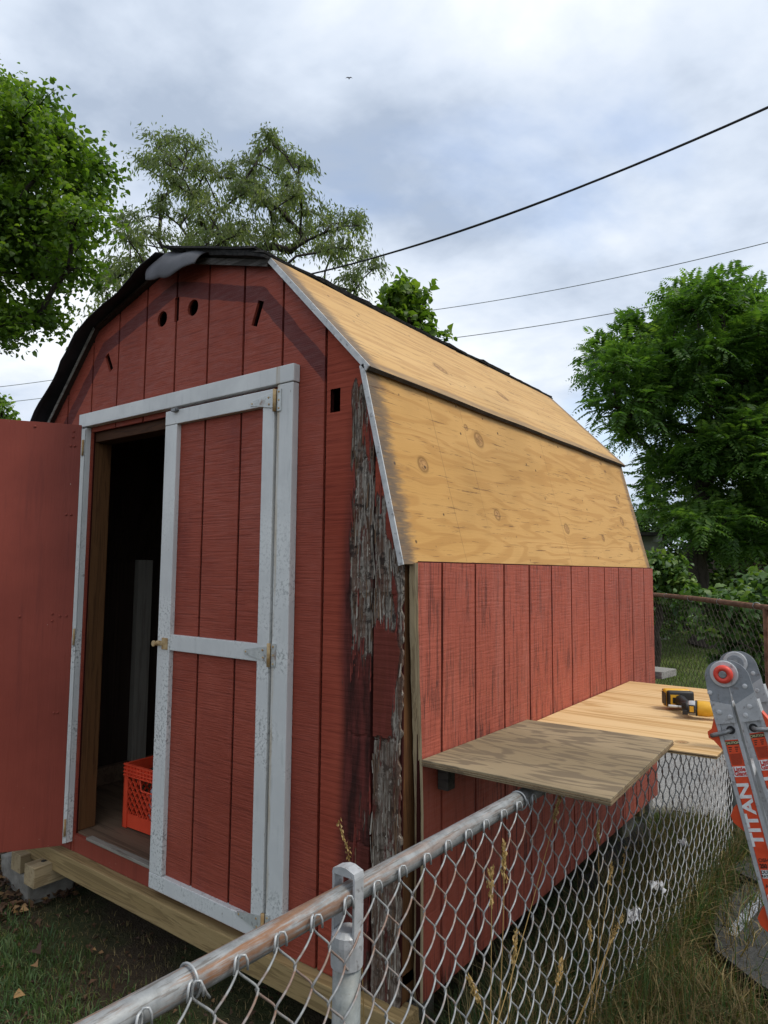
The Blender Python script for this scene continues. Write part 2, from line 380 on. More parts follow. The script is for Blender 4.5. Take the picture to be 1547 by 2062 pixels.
MAT['dark_print'] = simple('dark_print', (0.07, 0.018, 0.012), (0.10, 0.025, 0.016), 90, 0.5, 0.3)
MAT['black_print'] = simple('black_print', (0.012, 0.012, 0.012), (0.02, 0.02, 0.02), 90, 0.5, 0.3)
MAT['yellow_print'] = simple('yellow_print', (0.55, 0.50, 0.25), (0.6, 0.55, 0.3), 90, 0.5, 0.3)
MAT['red_print'] = simple('red_print', (0.50, 0.03, 0.02), (0.55, 0.04, 0.03), 90, 0.5, 0.3)
MAT['steel'] = galv('steel_pin', 0.1, (0.16, 0.165, 0.17), (0.30, 0.31, 0.31))
MAT['yellow'] = simple('yellow_tool_plastic', (0.62, 0.33, 0.02), (0.72, 0.40, 0.03), 30, 0.42, 0.4)
MAT['crate'] = simple('orange_red_crate_plastic', (0.62, 0.055, 0.022), (0.72, 0.075, 0.03), 10, 0.45, 0.4)
MAT['clear'] = simple('cloudy_plastic', (0.42, 0.44, 0.50), (0.55, 0.57, 0.62), 9, 0.3, 0.5)
MAT['leafgreen_d'] = simple('dark_green_cloth', (0.03, 0.04, 0.02), (0.05, 0.06, 0.03), 12, 0.8, 0.2)
MAT['cable'] = simple('black_cable', (0.015, 0.015, 0.016), (0.03, 0.03, 0.03), 3, 0.6, 0.3)
MAT['cable_g'] = simple('grey_cable', (0.10, 0.12, 0.11), (0.15, 0.17, 0.16), 3, 0.6, 0.3)
MAT['bird'] = simple('dark_feathers', (0.02, 0.02, 0.025), (0.04, 0.04, 0.045), 30, 0.8, 0.2)
MAT['paper'] = simple('white_paper', (0.55, 0.57, 0.62), (0.72, 0.74, 0.78), 20, 0.7, 0.2)
MAT['slab'] = simple('dark_roll_roofing', (0.040, 0.042, 0.042), (0.085, 0.085, 0.082), 160, 0.95, 0.15, 0, 0.5, 320)
MAT['tarp'] = simple('black_plastic_sheet', (0.010, 0.010, 0.010), (0.018, 0.018, 0.018), 6, 0.8, 0.2)
def stripe_mat():
    s = Mat('worn_white_stripe', 0.9, 0.15)
    n = s.noise(170, 5, 0.75); m = s.noise(12, 3)
    f = s.rng(s.math('ADD', n, s.math('MULTIPLY', m, 0.25)), 0.56, 0.68)
    return s.fin(s.mix(f, (0.42, 0.45, 0.50), (0.06, 0.065, 0.065)))
MAT['stripe'] = stripe_mat()
def siding_white():
    s = Mat('old_white_siding', 0.7, 0.2)
    return s.fin(s.mix(s.rng(s.noise(1, 4, 0.6, s.mapv((3, 3, 20))), 0.3, 0.7), (0.42, 0.43, 0.40), (0.56, 0.57, 0.54)))
MAT['siding'] = siding_white()
MAT['brownsiding'] = simple('brown_siding', (0.10, 0.065, 0.055), (0.14, 0.09, 0.075), 3, 0.8, 0.2)
MAT['roofgrey'] = simple('old_roof', (0.06, 0.055, 0.05), (0.10, 0.09, 0.085), 12, 0.9, 0.15)
MAT['glassdark'] = simple('dark_window_pane', (0.02, 0.025, 0.03), (0.035, 0.04, 0.045), 2, 0.08, 0.6)

def ground_mat():
    s = Mat('soil_and_thatch', 0.95, 0.1)
    a = s.noise(2.0, 5, 0.6); b = s.noise(30, 5, 0.7); c = s.noise(120, 3, 0.6)
    soil = s.mix(b, (0.042, 0.031, 0.021), (0.10, 0.075, 0.050))
    green = s.mix(b, (0.028, 0.045, 0.014), (0.075, 0.095, 0.035))
    x, y, z = s.sep()
    far = s.rng(y, 2.6, 6.0)
    f = s.math('MAXIMUM', s.rng(a, 0.45, 0.6, 0.0, 0.75), far)
    farc = s.mix(s.rng(s.noise(0.7, 4), 0.35, 0.65), (0.085, 0.12, 0.034), (0.14, 0.165, 0.055))
    col = s.mix(f, soil, green); col = s.mix(s.math('MULTIPLY', far, 0.85), col, farc)
    return s.fin(col, s.bump(s.math('ADD', b, s.math('MULTIPLY', c, 0.5)), 0.9, 0.03))
MAT['ground'] = ground_mat()
def pave_mat():
    s = Mat('grey_gravel_paving', 0.95, 0.15)
    a = s.noise(130, 4, 0.7); b = s.noise(3, 4)
    col = s.mix(s.rng(a, 0.35, 0.65), (0.16, 0.155, 0.15), (0.44, 0.43, 0.41))
    col = s.mix(s.math('MULTIPLY', s.rng(b, 0.5, 0.7), 0.3), col, (0.15, 0.14, 0.12))
    return s.fin(col, s.bump(a, 0.8, 0.01))
MAT['paving'] = pave_mat()

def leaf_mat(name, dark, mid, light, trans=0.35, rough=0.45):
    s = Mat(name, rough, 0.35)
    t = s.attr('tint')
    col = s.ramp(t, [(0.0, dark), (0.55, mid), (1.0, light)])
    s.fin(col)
    tr = s.n('ShaderNodeBsdfTranslucent')
    bright = s.n('ShaderNodeMix', data_type='RGBA', blend_type='MULTIPLY'); bright.inputs['Factor'].default_value = 1.0
    s.put(bright.inputs['A'], col); bright.inputs['B'].default_value = (1.5, 1.6, 0.6, 1)
    s.put(tr.inputs['Color'], bright.outputs['Result'])
    mx = s.n('ShaderNodeMixShader'); mx.inputs[0].default_value = trans
    s.t.links.new(s.b.outputs[0], mx.inputs[1]); s.t.links.new(tr.outputs[0], mx.inputs[2])
    s.t.links.new(mx.outputs[0], s.o.inputs['Surface'])
    return s.m
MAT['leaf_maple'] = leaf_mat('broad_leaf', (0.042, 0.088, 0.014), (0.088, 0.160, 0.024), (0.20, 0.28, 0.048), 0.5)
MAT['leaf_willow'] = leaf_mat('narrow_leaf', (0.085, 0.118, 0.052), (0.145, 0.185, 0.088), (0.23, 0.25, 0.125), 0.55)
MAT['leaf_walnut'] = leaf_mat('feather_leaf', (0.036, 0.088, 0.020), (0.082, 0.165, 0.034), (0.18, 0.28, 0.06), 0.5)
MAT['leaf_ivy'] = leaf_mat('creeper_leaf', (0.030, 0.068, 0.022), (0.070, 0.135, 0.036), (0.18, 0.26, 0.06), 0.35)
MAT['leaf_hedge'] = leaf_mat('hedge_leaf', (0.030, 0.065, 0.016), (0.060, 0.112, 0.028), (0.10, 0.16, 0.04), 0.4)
MAT['grass'] = leaf_mat('grass_blade', (0.036, 0.075, 0.026), (0.072, 0.13, 0.040), (0.18, 0.21, 0.08), 0.3, 0.55)
MAT['lawngrass'] = leaf_mat('lawn_blade', (0.07, 0.11, 0.030), (0.11, 0.16, 0.042), (0.18, 0.21, 0.07), 0.3, 0.6)
MAT['drygrass'] = leaf_mat('dry_grass_blade', (0.060, 0.050, 0.022), (0.19, 0.14, 0.062), (0.42, 0.33, 0.16), 0.2, 0.7)
MAT['litter'] = leaf_mat('dry_leaf', (0.045, 0.024, 0.016), (0.115, 0.060, 0.032), (0.34, 0.20, 0.08), 0.1, 0.8)
MAT['straw'] = leaf_mat('straw_stalk', (0.24, 0.16, 0.06), (0.44, 0.30, 0.12), (0.62, 0.46, 0.23), 0.25, 0.7)
MAT['bark'] = wood('bark', (0.040, 0.032, 0.026), (0.065, 0.054, 0.045), (0.02, 0.016, 0.013), 'z', 0.5, 0.9, 0.95)
MAT['bark_w'] = wood('grey_bark', (0.035, 0.030, 0.026), (0.06, 0.052, 0.046), (0.02, 0.017, 0.015), 'z', 0.5, 0.9, 0.95)

# ------------------------------------------------------------------ object helpers
def link(o): COL.objects.link(o); return o
def thing(name, label, cat, loc=(0, 0, 0), group=None):
    o = link(bpy.data.objects.new(name, None)); o.location = loc; o.empty_display_size = 0.1
    o['label'] = label; o['category'] = cat
    if group: o['group'] = group
    return o
def tag(o, label, cat, group=None):
    o['label'] = label; o['category'] = cat
    if group: o['group'] = group
    return o
def wloc(o):
    v = Vector((0, 0, 0))
    while o is not None: v += Vector(o.location); o = o.parent
    return v
def put(name, me, mat, parent=None, label=None, loc=None, rotz=0.0):
    """links a mesh whose vertices are yard coordinates (or local ones when loc is given)"""
    o = bpy.data.objects.new(name, me)
    if mat is not None and not me.materials: me.materials.append(MAT[mat] if isinstance(mat, str) else mat)
    link(o)
    base = Vector(loc) if loc is not None else Vector((0, 0, 0))
    if parent is not None:
        o.parent = parent; base = base - wloc(parent)
    o.location = base; o.rotation_euler = (0, 0, rotz)
    if label: o['label'] = label
    return o
def mesh(name, verts, faces, smooth=False):
    me = bpy.data.meshes.new(name); me.from_pydata([tuple(map(float, v)) for v in verts], [], faces); me.update()
    if smooth: me.polygons.foreach_set('use_smooth', [True]*len(me.polygons))
    return me
def bm_mesh(name, bm, smooth=False, recalc=True):
    if recalc: bmesh.ops.recalc_face_normals(bm, faces=bm.faces)
    me = bpy.data.meshes.new(name); bm.to_mesh(me); bm.free()
    if smooth: me.polygons.foreach_set('use_smooth', [True]*len(me.polygons))
    return me
def fast_mesh(name, V, F, tint=None, smooth=False):
    """V (n,3), F (m,k) equal sized faces, numpy"""
    me = bpy.data.meshes.new(name); V = np.asarray(V, np.float32); F = np.asarray(F, np.int32); k = F.shape[1]
    me.vertices.add(len(V)); me.vertices.foreach_set('co', V.ravel())
    me.loops.add(F.size); me.loops.foreach_set('vertex_index', F.ravel())
    me.polygons.add(len(F)); me.polygons.foreach_set('loop_start', np.arange(0, F.size, k, dtype=np.int32))
    me.polygons.foreach_set('loop_total', np.full(len(F), k, np.int32))
    if smooth: me.polygons.foreach_set('use_smooth', np.ones(len(F), bool))
    me.update(calc_edges=True)
    if tint is not None:
        a = me.attributes.new('tint', 'FLOAT', 'POINT'); a.data.foreach_set('value', np.asarray(tint, np.float32))
    me.validate(); return me
def bm_box(bm, x0, x1, y0, y1, z0, z1, bevel=0.0, mat=None):
    vs = [bm.verts.new(Vector(c) if mat is None else mat @ Vector(c)) for c in
          ((x0, y0, z0), (x1, y0, z0), (x1, y1, z0), (x0, y1, z0), (x0, y0, z1), (x1, y0, z1), (x1, y1, z1), (x0, y1, z1))]
    fs = [bm.faces.new([vs[i] for i in q]) for q in ((3, 2, 1, 0), (4, 5, 6, 7), (0, 1, 5, 4), (1, 2, 6, 5), (2, 3, 7, 6), (3, 0, 4, 7))]
    if bevel:
        es = set(e for f in fs for e in f.edges)
        bmesh.ops.bevel(bm, geom=list(es), offset=bevel, segments=2, affect='EDGES', profile=0.6)
    return bm
def box(name, x0, x1, y0, y1, z0, z1, bevel=0.0, mat=None):
    bm = bmesh.new(); bm_box(bm, x0, x1, y0, y1, z0, z1, bevel, mat); return bm_mesh(name, bm)
def bm_plate(bm, outline, holes, f3, d0, d1):
    """flat plate: outline and holes are lists of (a, b); f3(a, b, d) gives the place"""
    es = []
    for loop in [outline]+list(holes):
        vs = [bm.verts.new(f3(a, b, d0)) for a, b in loop]
        es += [bm.edges.new((vs[i], vs[(i+1) % len(vs)])) for i in range(len(vs))]
    r = bmesh.ops.triangle_fill(bm, use_beauty=True, use_dissolve=False, edges=es)
    fs = [g for g in r['geom'] if isinstance(g, bmesh.types.BMFace)]
    e = bmesh.ops.extrude_face_region(bm, geom=fs)
    nv = [g for g in e['geom'] if isinstance(g, bmesh.types.BMVert)]
    off = Vector(f3(0, 0, d1))-Vector(f3(0, 0, d0))
    for v in nv: v.co += off
    return bm
def plate(name, outline, holes, f3, d0, d1):
    bm = bmesh.new(); bm_plate(bm, outline, holes, f3, d0, d1); return bm_mesh(name, bm)
def tube_vf(pts, rad, sides=8, caps=True):
    pts = np.asarray(pts, float); n = len(pts)
    rad = np.full(n, rad) if np.isscalar(rad) else np.asarray(rad, float)
    tang = np.gradient(pts, axis=0); tang /= np.linalg.norm(tang, axis=1)[:, None]+1e-12
    ref = np.array([0, 0, 1.0]) if abs(tang[0][2]) < 0.9 else np.array([1.0, 0, 0])
    a = np.cross(tang[0], ref); a /= np.linalg.norm(a); V = []
    for i in range(n):
        a = a - tang[i]*(a@tang[i]); a /= np.linalg.norm(a); b = np.cross(tang[i], a)
        for k in range(sides):
            q = 2*math.pi*k/sides; V.append(pts[i]+rad[i]*(a*math.cos(q)+b*math.sin(q)))
    F = []
    for i in range(n-1):
        for k in range(sides):
            k2 = (k+1) % sides; F.append((i*sides+k, i*sides+k2, (i+1)*sides+k2, (i+1)*sides+k))
    if caps: F.append(tuple(range(sides))[::-1]); F.append(tuple((n-1)*sides+k for k in range(sides)))
    return V, F
def tube(name, pts, rad, sides=8, smooth=True, caps=True):
    V, F = tube_vf(pts, rad, sides, caps); return mesh(name, V, F, smooth)
def bm_tube(bm, pts, rad, sides=8):
    V, F = tube_vf(pts, rad, sides); vs = [bm.verts.new(v) for v in V]
    for f in F: bm.faces.new([vs[i] for i in f])
def lathe(bm, prof, n, M4):
    """prof: (r, h) along local z of M4"""
    rings = [[bm.verts.new(M4 @ Vector((r*math.cos(2*math.pi*k/n), r*math.sin(2*math.pi*k/n), h))) for k in range(n)] for r, h in prof]
    for a, b in zip(rings, rings[1:]):
        for k in range(n): bm.faces.new((a[k], a[(k+1) % n], b[(k+1) % n], b[k]))
    bm.faces.new(rings[0][::-1]); bm.faces.new(rings[-1])
def text_mesh(name, body, size, M4, depth=0.0006, align='CENTER', shear=0.0, sx=1.0, bold=0.0):
    cu = bpy.data.curves.new(name, 'FONT'); cu.body = body; cu.size = size; cu.align_x = align; cu.align_y = 'CENTER'
    cu.extrude = depth; cu.shear = shear; cu.offset = bold; cu.resolution_u = 3
    o = bpy.data.objects.new(name, cu); link(o)
    dg = bpy.context.evaluated_depsgraph_get(); me = bpy.data.meshes.new_from_object(o.evaluated_get(dg))
    bpy.data.objects.remove(o); bpy.data.curves.remove(cu)
    me.transform(M4 @ Matrix.Diagonal((sx, 1, 1, 1))); me.name = name; return me
def sm(a, b, x):
    t = min(1.0, max(0.0, (x-a)/(b-a))) if a != b else float(x > a); return t*t*(3-2*t)

# ------------------------------------------------------------------ ground
def gz(x, y):
    return GZ + 0.018*mnoise.noise(Vector((x*1.7, y*1.7, 0))) + 0.03*mnoise.noise(Vector((x*0.5, y*0.5, 3)))*sm(0, 3, abs(y-1.0))
V = []; F = []
gx = np.concatenate([np.linspace(-300, -8, 10), np.arange(-6, 5.01, 0.12), np.linspace(7, 300, 10)])
gy = np.concatenate([np.linspace(-300, -6, 8), np.arange(-4, 9.01, 0.12), np.linspace(11, 300, 12)])
for y in gy:
    for x in gx:
        near = abs(x) < 7 and abs(y) < 10
        V.append((x, y, gz(x, y) if near else GZ))
nx = len(gx)
for j in range(len(gy)-1):
    for i in range(nx-1): F.append((j*nx+i, j*nx+i+1, (j+1)*nx+i+1, (j+1)*nx+i))
o = put('ground', mesh('ground', V, F, True), 'ground'); o['kind'] = 'structure'
# paved alley beyond the shed
bm = bmesh.new(); V = []; F = []
px = np.linspace(-0.9, 4.5, 28); py = np.linspace(2.75, 5.4, 14)
for j, y in enumerate(py):
    for i, x in enumerate(px):
        ex = 0.07*mnoise.noise(Vector((x*3, y*3, 8)))
        V.append((x+ex, y+ex+0.12*x, GZ+0.055))
for j in range(len(py)-1):
    for i in range(len(px)-1): F.append((j*28+i, j*28+i+1, (j+1)*28+i+1, (j+1)*28+i))
bm.free()
o = put('pavement', mesh('pavement', V, F), 'paving'); o['kind'] = 'structure'

# ------------------------------------------------------------------ shed
L0 = -0.0; L1 = 2.36
shed = thing('garden_shed', 'red wooden barn-style shed with gambrel roof stripped to bare plywood', 'shed', (C0, 1.18, GZ))
XR, XL = -0.035, 2*C0+0.035
ZB = -1.205; ZF = -1.13                     # bottom of siding, floor level
def roof_z(x, inset=0.0):
    a = abs(x-C0); pts = (RIDGE, BRK, KNEE, EAVE)
    for p, q in zip(pts, pts[1:]):
        if a <= q[0]: return p[1]+(q[1]-p[1])*(a-p[0])/(q[0]-p[0])-inset
    return EAVE[1]-inset
FR = lambda a, b, d: Vector((a, d, b))       # plate in the front wall: a=x, b=z, d=y
def gable_outline(x0, x1, z0, inset=0.004):
    """piece of the gable between x0 and x1, down to z0"""
    brk = sorted(x for x in [C0+s*q[0] for q in (RIDGE, BRK, KNEE) for s in (-1, 1)] if x0 < x < x1)
    brk = sorted(set(round(b, 5) for b in brk))
    top = [(x, roof_z(x, inset)) for x in [x0]+brk+[x1]]
    return [(x0, z0)]+[(x1, z0)]+top[::-1]
HOLES = []
def circ(x, z, r): return [(x+r*math.cos(2*math.pi*k/18), z+r*math.sin(2*math.pi*k/18)) for k in range(18)]
def rect(x, z, w, h, a):
    c, s_ = math.cos(a), math.sin(a)
    return [(x+c*i*w/2-s_*j*h/2, z+s_*i*w/2+c*j*h/2) for i, j in ((-1, -1), (1, -1), (1, 1), (-1, 1))]
SLIT4 = rect(-0.304, 0.542, 0.042, 0.082, 0.0)
HOLES = [circ(-1.256, 1.019, 0.033), circ(-1.056, 1.021, 0.033), rect(-0.682, 0.914, 0.032, 0.092, -0.38), rect(-1.64, 0.905, 0.030, 0.088, 0.50), SLIT4]
DX0, DX1, DZ1 = -1.752, -0.50, 0.605         # door opening
# backing sheet, a little behind the board faces, seen in the grooves
out_ = [(XL, ZB), (DX0, ZB), (DX0, DZ1), (DX1, DZ1), (DX1, ZB), (XR-0.004, ZB)]
top = [(x, roof_z(x, 0.006)) for x in (XR-0.004, C0+KNEE[0], C0+BRK[0], C0, C0-BRK[0], C0-KNEE[0], XL)]
BH = [circ(-1.256, 1.019, 0.033), circ(-1.056, 1.021, 0.033), rect(-0.682, 0.914, 0.032, 0.092, -0.38), rect(-1.64, 0.905, 0.030, 0.088, 0.50), rect(-0.304, 0.542, 0.044, 0.086, 0.0), rect(-1.158, 1.038, 0.024, 0.10, 0)]
front = put('front_wall', plate('front_wall', out_+top, BH, FR, 0.0105, 0.0175), 'groove', shed)
G0 = -0.144; PITCHG = 0.2032; GW = 0.0056
edges = [XR]+[G0-k*PITCHG for k in range(11)]+[XL]
for k in range(len(edges)-1):
    x1, x0 = edges[k]-(GW if k else 0.0), edges[k+1]+(GW if k < len(edges)-2 else 0.0)
    if k in (0, 1): continue                 # the rotten corner boards are made below
    pieces = []
    lo = ZB
    if x0 >= DX1 or x1 <= DX0: pieces.append((x0, x1, lo))
    else:
        pieces.append((x0, x1, DZ1))
        if x0 < DX0: pieces.append((x0, DX0, lo))
        if x1 > DX1: pieces.append((DX1, x1, lo))
    bm = bmesh.new()
    for (a, b, z0) in pieces:
        hl = []
        for h in HOLES:
            cx_h = sum(p[0] for p in h)/len(h)
            if a < min(p[0] for p in h) and max(p[0] for p in h) < b: hl.append(h)
        if z0 == lo and len(pieces) > 1:
            o_ = [(a, z0), (b, z0), (b, DZ1), (a, DZ1)]
        else: o_ = gable_outline(a, b, z0)
        # the straight slot cuts both boards beside the middle groove
        if z0 != lo or len(pieces) == 1:
            if abs(a-(-1.16+GW)) < 0.002: o_ = o_[:1]+o_[1:]+[(a, 1.088), (a+0.008, 1.088), (a+0.008, 0.988), (a, 0.988)]
            if abs(b-(-1.16-GW)) < 0.002:
                i = 1; o_ = o_[:2]+[(b, 0.988), (b-0.008, 0.988), (b-0.008, 1.088), (b, 1.088)]+o_[2:]
        bm_plate(bm, o_, hl, FR, 0.0+0.0006*random.uniform(-1, 1), 0.0098)
    put('siding_board', bm_mesh('siding_board', bm), 'red_front', front)

# rotten corner boards ------------------------------------------------
def n2(x, z, fx, fz, o=0.0): return mnoise.noise(Vector((x*fx+o, o*1.7, z*fz)))
def rot_fields(x, z):
    """(bare, stain, depth)"""
    a = 0.5*n2(x, z, 60, 7, 1)+0.35*n2(x, z, 140, 16, 4)+0.35*n2(x, z, 14, 5, 7)
    if x < G0:                                # second board
        e = sm(-0.250, -0.222, x+0.010*n2(x, z, 3, 9, 2))
        top = sm(0.60, 0.56, z+0.03*n2(x, z, 60, 2, 3))
        base = 0.95 if z > -0.10 else 0.95-0.80*sm(-0.10, -0.34, z)
        base += 0.35*sm(-0.92, -1.05, z)*sm(-0.235, -0.20, x)
        right_keep = sm(0.25, 0.55, z)*sm(-0.185, -0.150, x)*0.7
        bare = (base-right_keep-0.22*sm(0.1, 0.3, n2(x, z, 22, 3.2, 21)))*e*top + a*0.85
        stain = sm(-0.290, -0.235, x+0.02*n2(x, z, 5, 3, 9))*sm(0.30, 0.0, z)*0.95+0.35*sm(-0.27, -0.23, x)*sm(0.55, 0.45, z)
        stain = stain*(1.0 if z > -0.8 else 0.75)
    else:
        lim = -0.125+0.05*sm(0.35, 0.05, z)+0.04*n2(x, z, 4, 9, 5)
        lim2 = -0.062-0.012*math.sin(z*9)+0.030*n2(x, z, 3, 8, 6)
        b1 = sm(0.30, 0.12, z)*sm(lim+0.02, lim-0.0, x)*sm(-0.25, -0.10, z)     # fibres by the groove, upper half
        b2 = sm(0.20, 0.05, z)*sm(lim2-0.012, lim2+0.012, x)                     # crumbling outer edge
        b3 = sm(-0.46, -0.50, z+0.02*n2(x, z, 40, 3, 3))
        b4 = sm(0.17, 0.05, z)*sm(-0.06, 0.02, z)*0.8
        bare = max(b1, b2, b3, b4)*1.0 + a*0.55
        stain = sm(0.25, 0.0, z)*0.8
    bare = sm(0.42, 0.56, bare)
    step = 0.0016*bare + 0.0045*bare*max(0, 0.4+1.6*n2(x, z, 38, 9, 11)) + 0.0020*bare*n2(x, z, 220, 14, 13)+0.0016*bare*n2(x, z, 60, 70, 17)
    for zc in (-0.07, -0.80, 0.34, -0.49):
        step += 0.004*math.exp(-((z-zc-0.012*n2(x, 0, 30, 1, zc*5))/0.004)**2)*sm(-0.25, -0.22, x)
    return bare, stain, step
def rot_board(x0, x1, ragged):
    nxg = int((x1-x0)/0.0032)+1; zb, zt = ZB-0.02 if ragged else ZB, roof_z((x0+x1)/2)+0.1
    nz = int((zt-zb)/0.0055)+1
    V = []; B = []; S = []; idx = {}
    for j in range(nz+1):
        for i in range(nxg+1):
            fx = i/nxg; x = x0+(x1-x0)*fx; z = zb+(zt-zb)*j/nz
            if ragged:
                r = 0.0
                r += 0.010*sm(0.15, -0.1, z)*(0.5+n2(0, z, 1, 9, 2))+0.008*sm(0.1, -0.1, z)*n2(0, z, 1, 40, 6)
                x = x - max(0.0, r)*fx*1.1
            z = min(z, roof_z(x, 0.004))
            b, st, d = rot_fields(x, z); V.append((x, d+0.0004*math.sin(z*300), z)); B.append(b); S.append(st)
    F = []
    for j in range(nz):
        for i in range(nxg):
            q = (j*(nxg+1)+i, j*(nxg+1)+i+1, (j+1)*(nxg+1)+i+1, (j+1)*(nxg+1)+i)
            c = [sum(V[t][k] for t in q)/4 for k in (0, 2)]
            if max(V[t][2] for t in q)-min(V[t][2] for t in q) < 1e-6: continue
            if abs(c[0]+0.304) < 0.021 and abs(c[1]-0.542) < 0.041: continue
            F.append(q)
    n0 = len(V)
    cols = [j*(nxg+1)+nxg for j in range(nz+1)]; colsL = [j*(nxg+1) for j in range(nz+1)]
    for c in (cols, colsL):
        s0 = len(V)
        for t in c: V.append((V[t][0], 0.0125, V[t][2])); B.append(B[t]); S.append(S[t])
        for j in range(nz): F.append((c[j], s0+j, s0+j+1, c[j+1]))
    me = mesh('siding_board', V, F, False)
    for nm, arr in (('bare', B), ('stain', S)):
        a = me.attributes.new(nm, 'FLOAT', 'POINT'); a.data.foreach_set('value', np.array(arr, np.float32))
    return me
def rot_mat():
    s = Mat('rotten_painted_siding', 0.85, 0.15)
    b = s.attr('bare'); st = s.attr('stain'); x, y, z = s.sep()
    saw = s.noise(1, 5, 0.65, s.mapv((5, 5, 160)))
    big = s.noise(3.0, 4, 0.6)
    red = s.mix(s.rng(big, 0.3, 0.7), (0.26, 0.048, 0.027), (0.325, 0.068, 0.040))
    red = s.mix(s.math('MULTIPLY', s.rng(saw, 0.34, 0.5, 1.0, 0.0), 0.38), red, (0.10, 0.016, 0.013))
    sn = s.noise(1, 5, 0.65, s.mapv((30, 30, 4)))
    stc = s.mix(s.rng(sn, 0.35, 0.65), (0.032, 0.012, 0.010), (0.125, 0.030, 0.024))
    col = s.mix(s.math('MULTIPLY', st, s.rng(sn, 0.2, 0.6, 0.65, 1.0)), red, stc)
    f1 = s.noise(1, 6, 0.75, s.mapv((150, 150, 7))); f2 = s.noise(1, 5, 0.7, s.mapv((30, 30, 4), (3, 3, 3))); f3 = s.noise(24, 5, 0.7)
    bare = s.ramp(f1, [(0.34, (0.018, 0.014, 0.012)), (0.46, (0.12, 0.098, 0.080)), (0.56, (0.30, 0.27, 0.23)), (0.70, (0.50, 0.46, 0.40))])
    bare = s.mix(s.math('MULTIPLY', s.rng(f2, 0.47, 0.60), 0.75), bare, (0.115, 0.055, 0.034))
    bare = s.mix(s.math('MULTIPLY', s.rng(f3, 0.53, 0.62), 0.85), bare, (0.028, 0.021, 0.018))
    lowz = s.rng(z, -0.2, -0.6)
    bare = s.mix(s.math('MULTIPLY', lowz, 0.35), bare, (0.10, 0.062, 0.042))
    fl = s.noise(1, 5, 0.75, s.mapv((55, 55, 22), (7, 1, 5))); bare = s.mix(s.math('MULTIPLY', s.rng(fl, 0.60, 0.66), 0.8), bare, (0.52, 0.47, 0.40))
    rr = s.noise(1, 5, 0.7, s.mapv((40, 40, 9), (2, 9, 1))); bare = s.mix(s.math('MULTIPLY', s.rng(rr, 0.56, 0.62), 0.85), bare, (0.10, 0.024, 0.018))
    col = s.mix(b, col, bare)
    rim = s.math('MULTIPLY', s.rng(b, 0.05, 0.4), s.rng(b, 0.95, 0.6))
    col = s.mix(s.math('MULTIPLY', rim, 0.6), col, (0.03, 0.018, 0.015))
    h = s.mix(b, s.math('MULTIPLY', saw, 0.6), s.math('ADD', f1, f3))
    s.fin(col, s.bump(h, 0.8, 0.006)); return s.m
MAT['rot'] = rot_mat()
MAT['greyfibre'] = wood('grey_wood_fibre', (0.28, 0.25, 0.21), (0.42, 0.38, 0.32), (0.12, 0.10, 0.08), 'z', 3.0, 0.6)
MAT['brownfibre'] = wood('brown_wood_fibre', (0.13, 0.075, 0.045), (0.22, 0.14, 0.085), (0.04, 0.025, 0.018), 'z', 3.0, 0.6)
MAT['redflake'] = simple('peeling_red_paint', (0.12, 0.025, 0.02), (0.24, 0.05, 0.035), 60, 0.7, 0.25)
put('siding_board', rot_board(edges[2]+GW, edges[1]-GW, False), 'rot', front, 'red siding board with peeling grey rotten wood')
put('siding_board', rot_board(edges[1]+GW, edges[0], True), 'rot', front, 'crumbling rotten corner board')
def splinters(n, lo, hi):
    bm = bmesh.new(); k = 0; tries = 0
    while k < n and tries < 20000:
        tries += 1; x = random.uniform(-0.245, -0.042); z = random.uniform(-1.15, 0.55)
        if z > roof_z(x)-0.03: continue
        b, st, d = rot_fields(x, z)
        if not (lo < b <= hi): continue
        L = random.uniform(0.015, 0.13); w = random.uniform(0.0008, 0.0034); lift = random.uniform(0.005, 0.06)
        Ms = Matrix.Translation((x, d-0.0008, z)) @ Matrix.Rotation(random.uniform(-0.09, 0.09), 4, 'Y') @ Matrix.Rotation(lift*random.choice((-1, 1)), 4, 'X')
        vs = [bm.verts.new(Ms @ Vector(q)) for q in ((-w, 0, -L/2), (w*0.7, 0.0004, -L/2*random.uniform(.6, 1)), (w*0.2, -0.0012, L/2), (-w*0.8, 0, L/2*random.uniform(.5, 1)), (-w, 0.003, -L/2), (w*0.7, 0.003, -L/2*0.8), (w*0.2, 0.002, L/2), (-w*0.8, 0.003, L/2*0.8))]
        for f in ((0, 1, 2, 3), (7, 6, 5, 4), (0, 4, 5, 1), (1, 5, 6, 2), (2, 6, 7, 3), (3, 7, 4, 0)): bm.faces.new([vs[i] for i in f])
        k += 1
    return bm_mesh('splinters', bm)
for nn, lo, hi, mt in ((85, 0.4, 1.1, 'greyfibre'), (90, 0.25, 1.1, 'brownfibre'), (70, 0.05, 0.75, 'redflake')):
    o = put('splinters', splinters(nn, lo, hi), mt, front); o['kind'] = 'stuff'
# dark strip of wall inside the straight slot / behind holes is the shed's dark inside

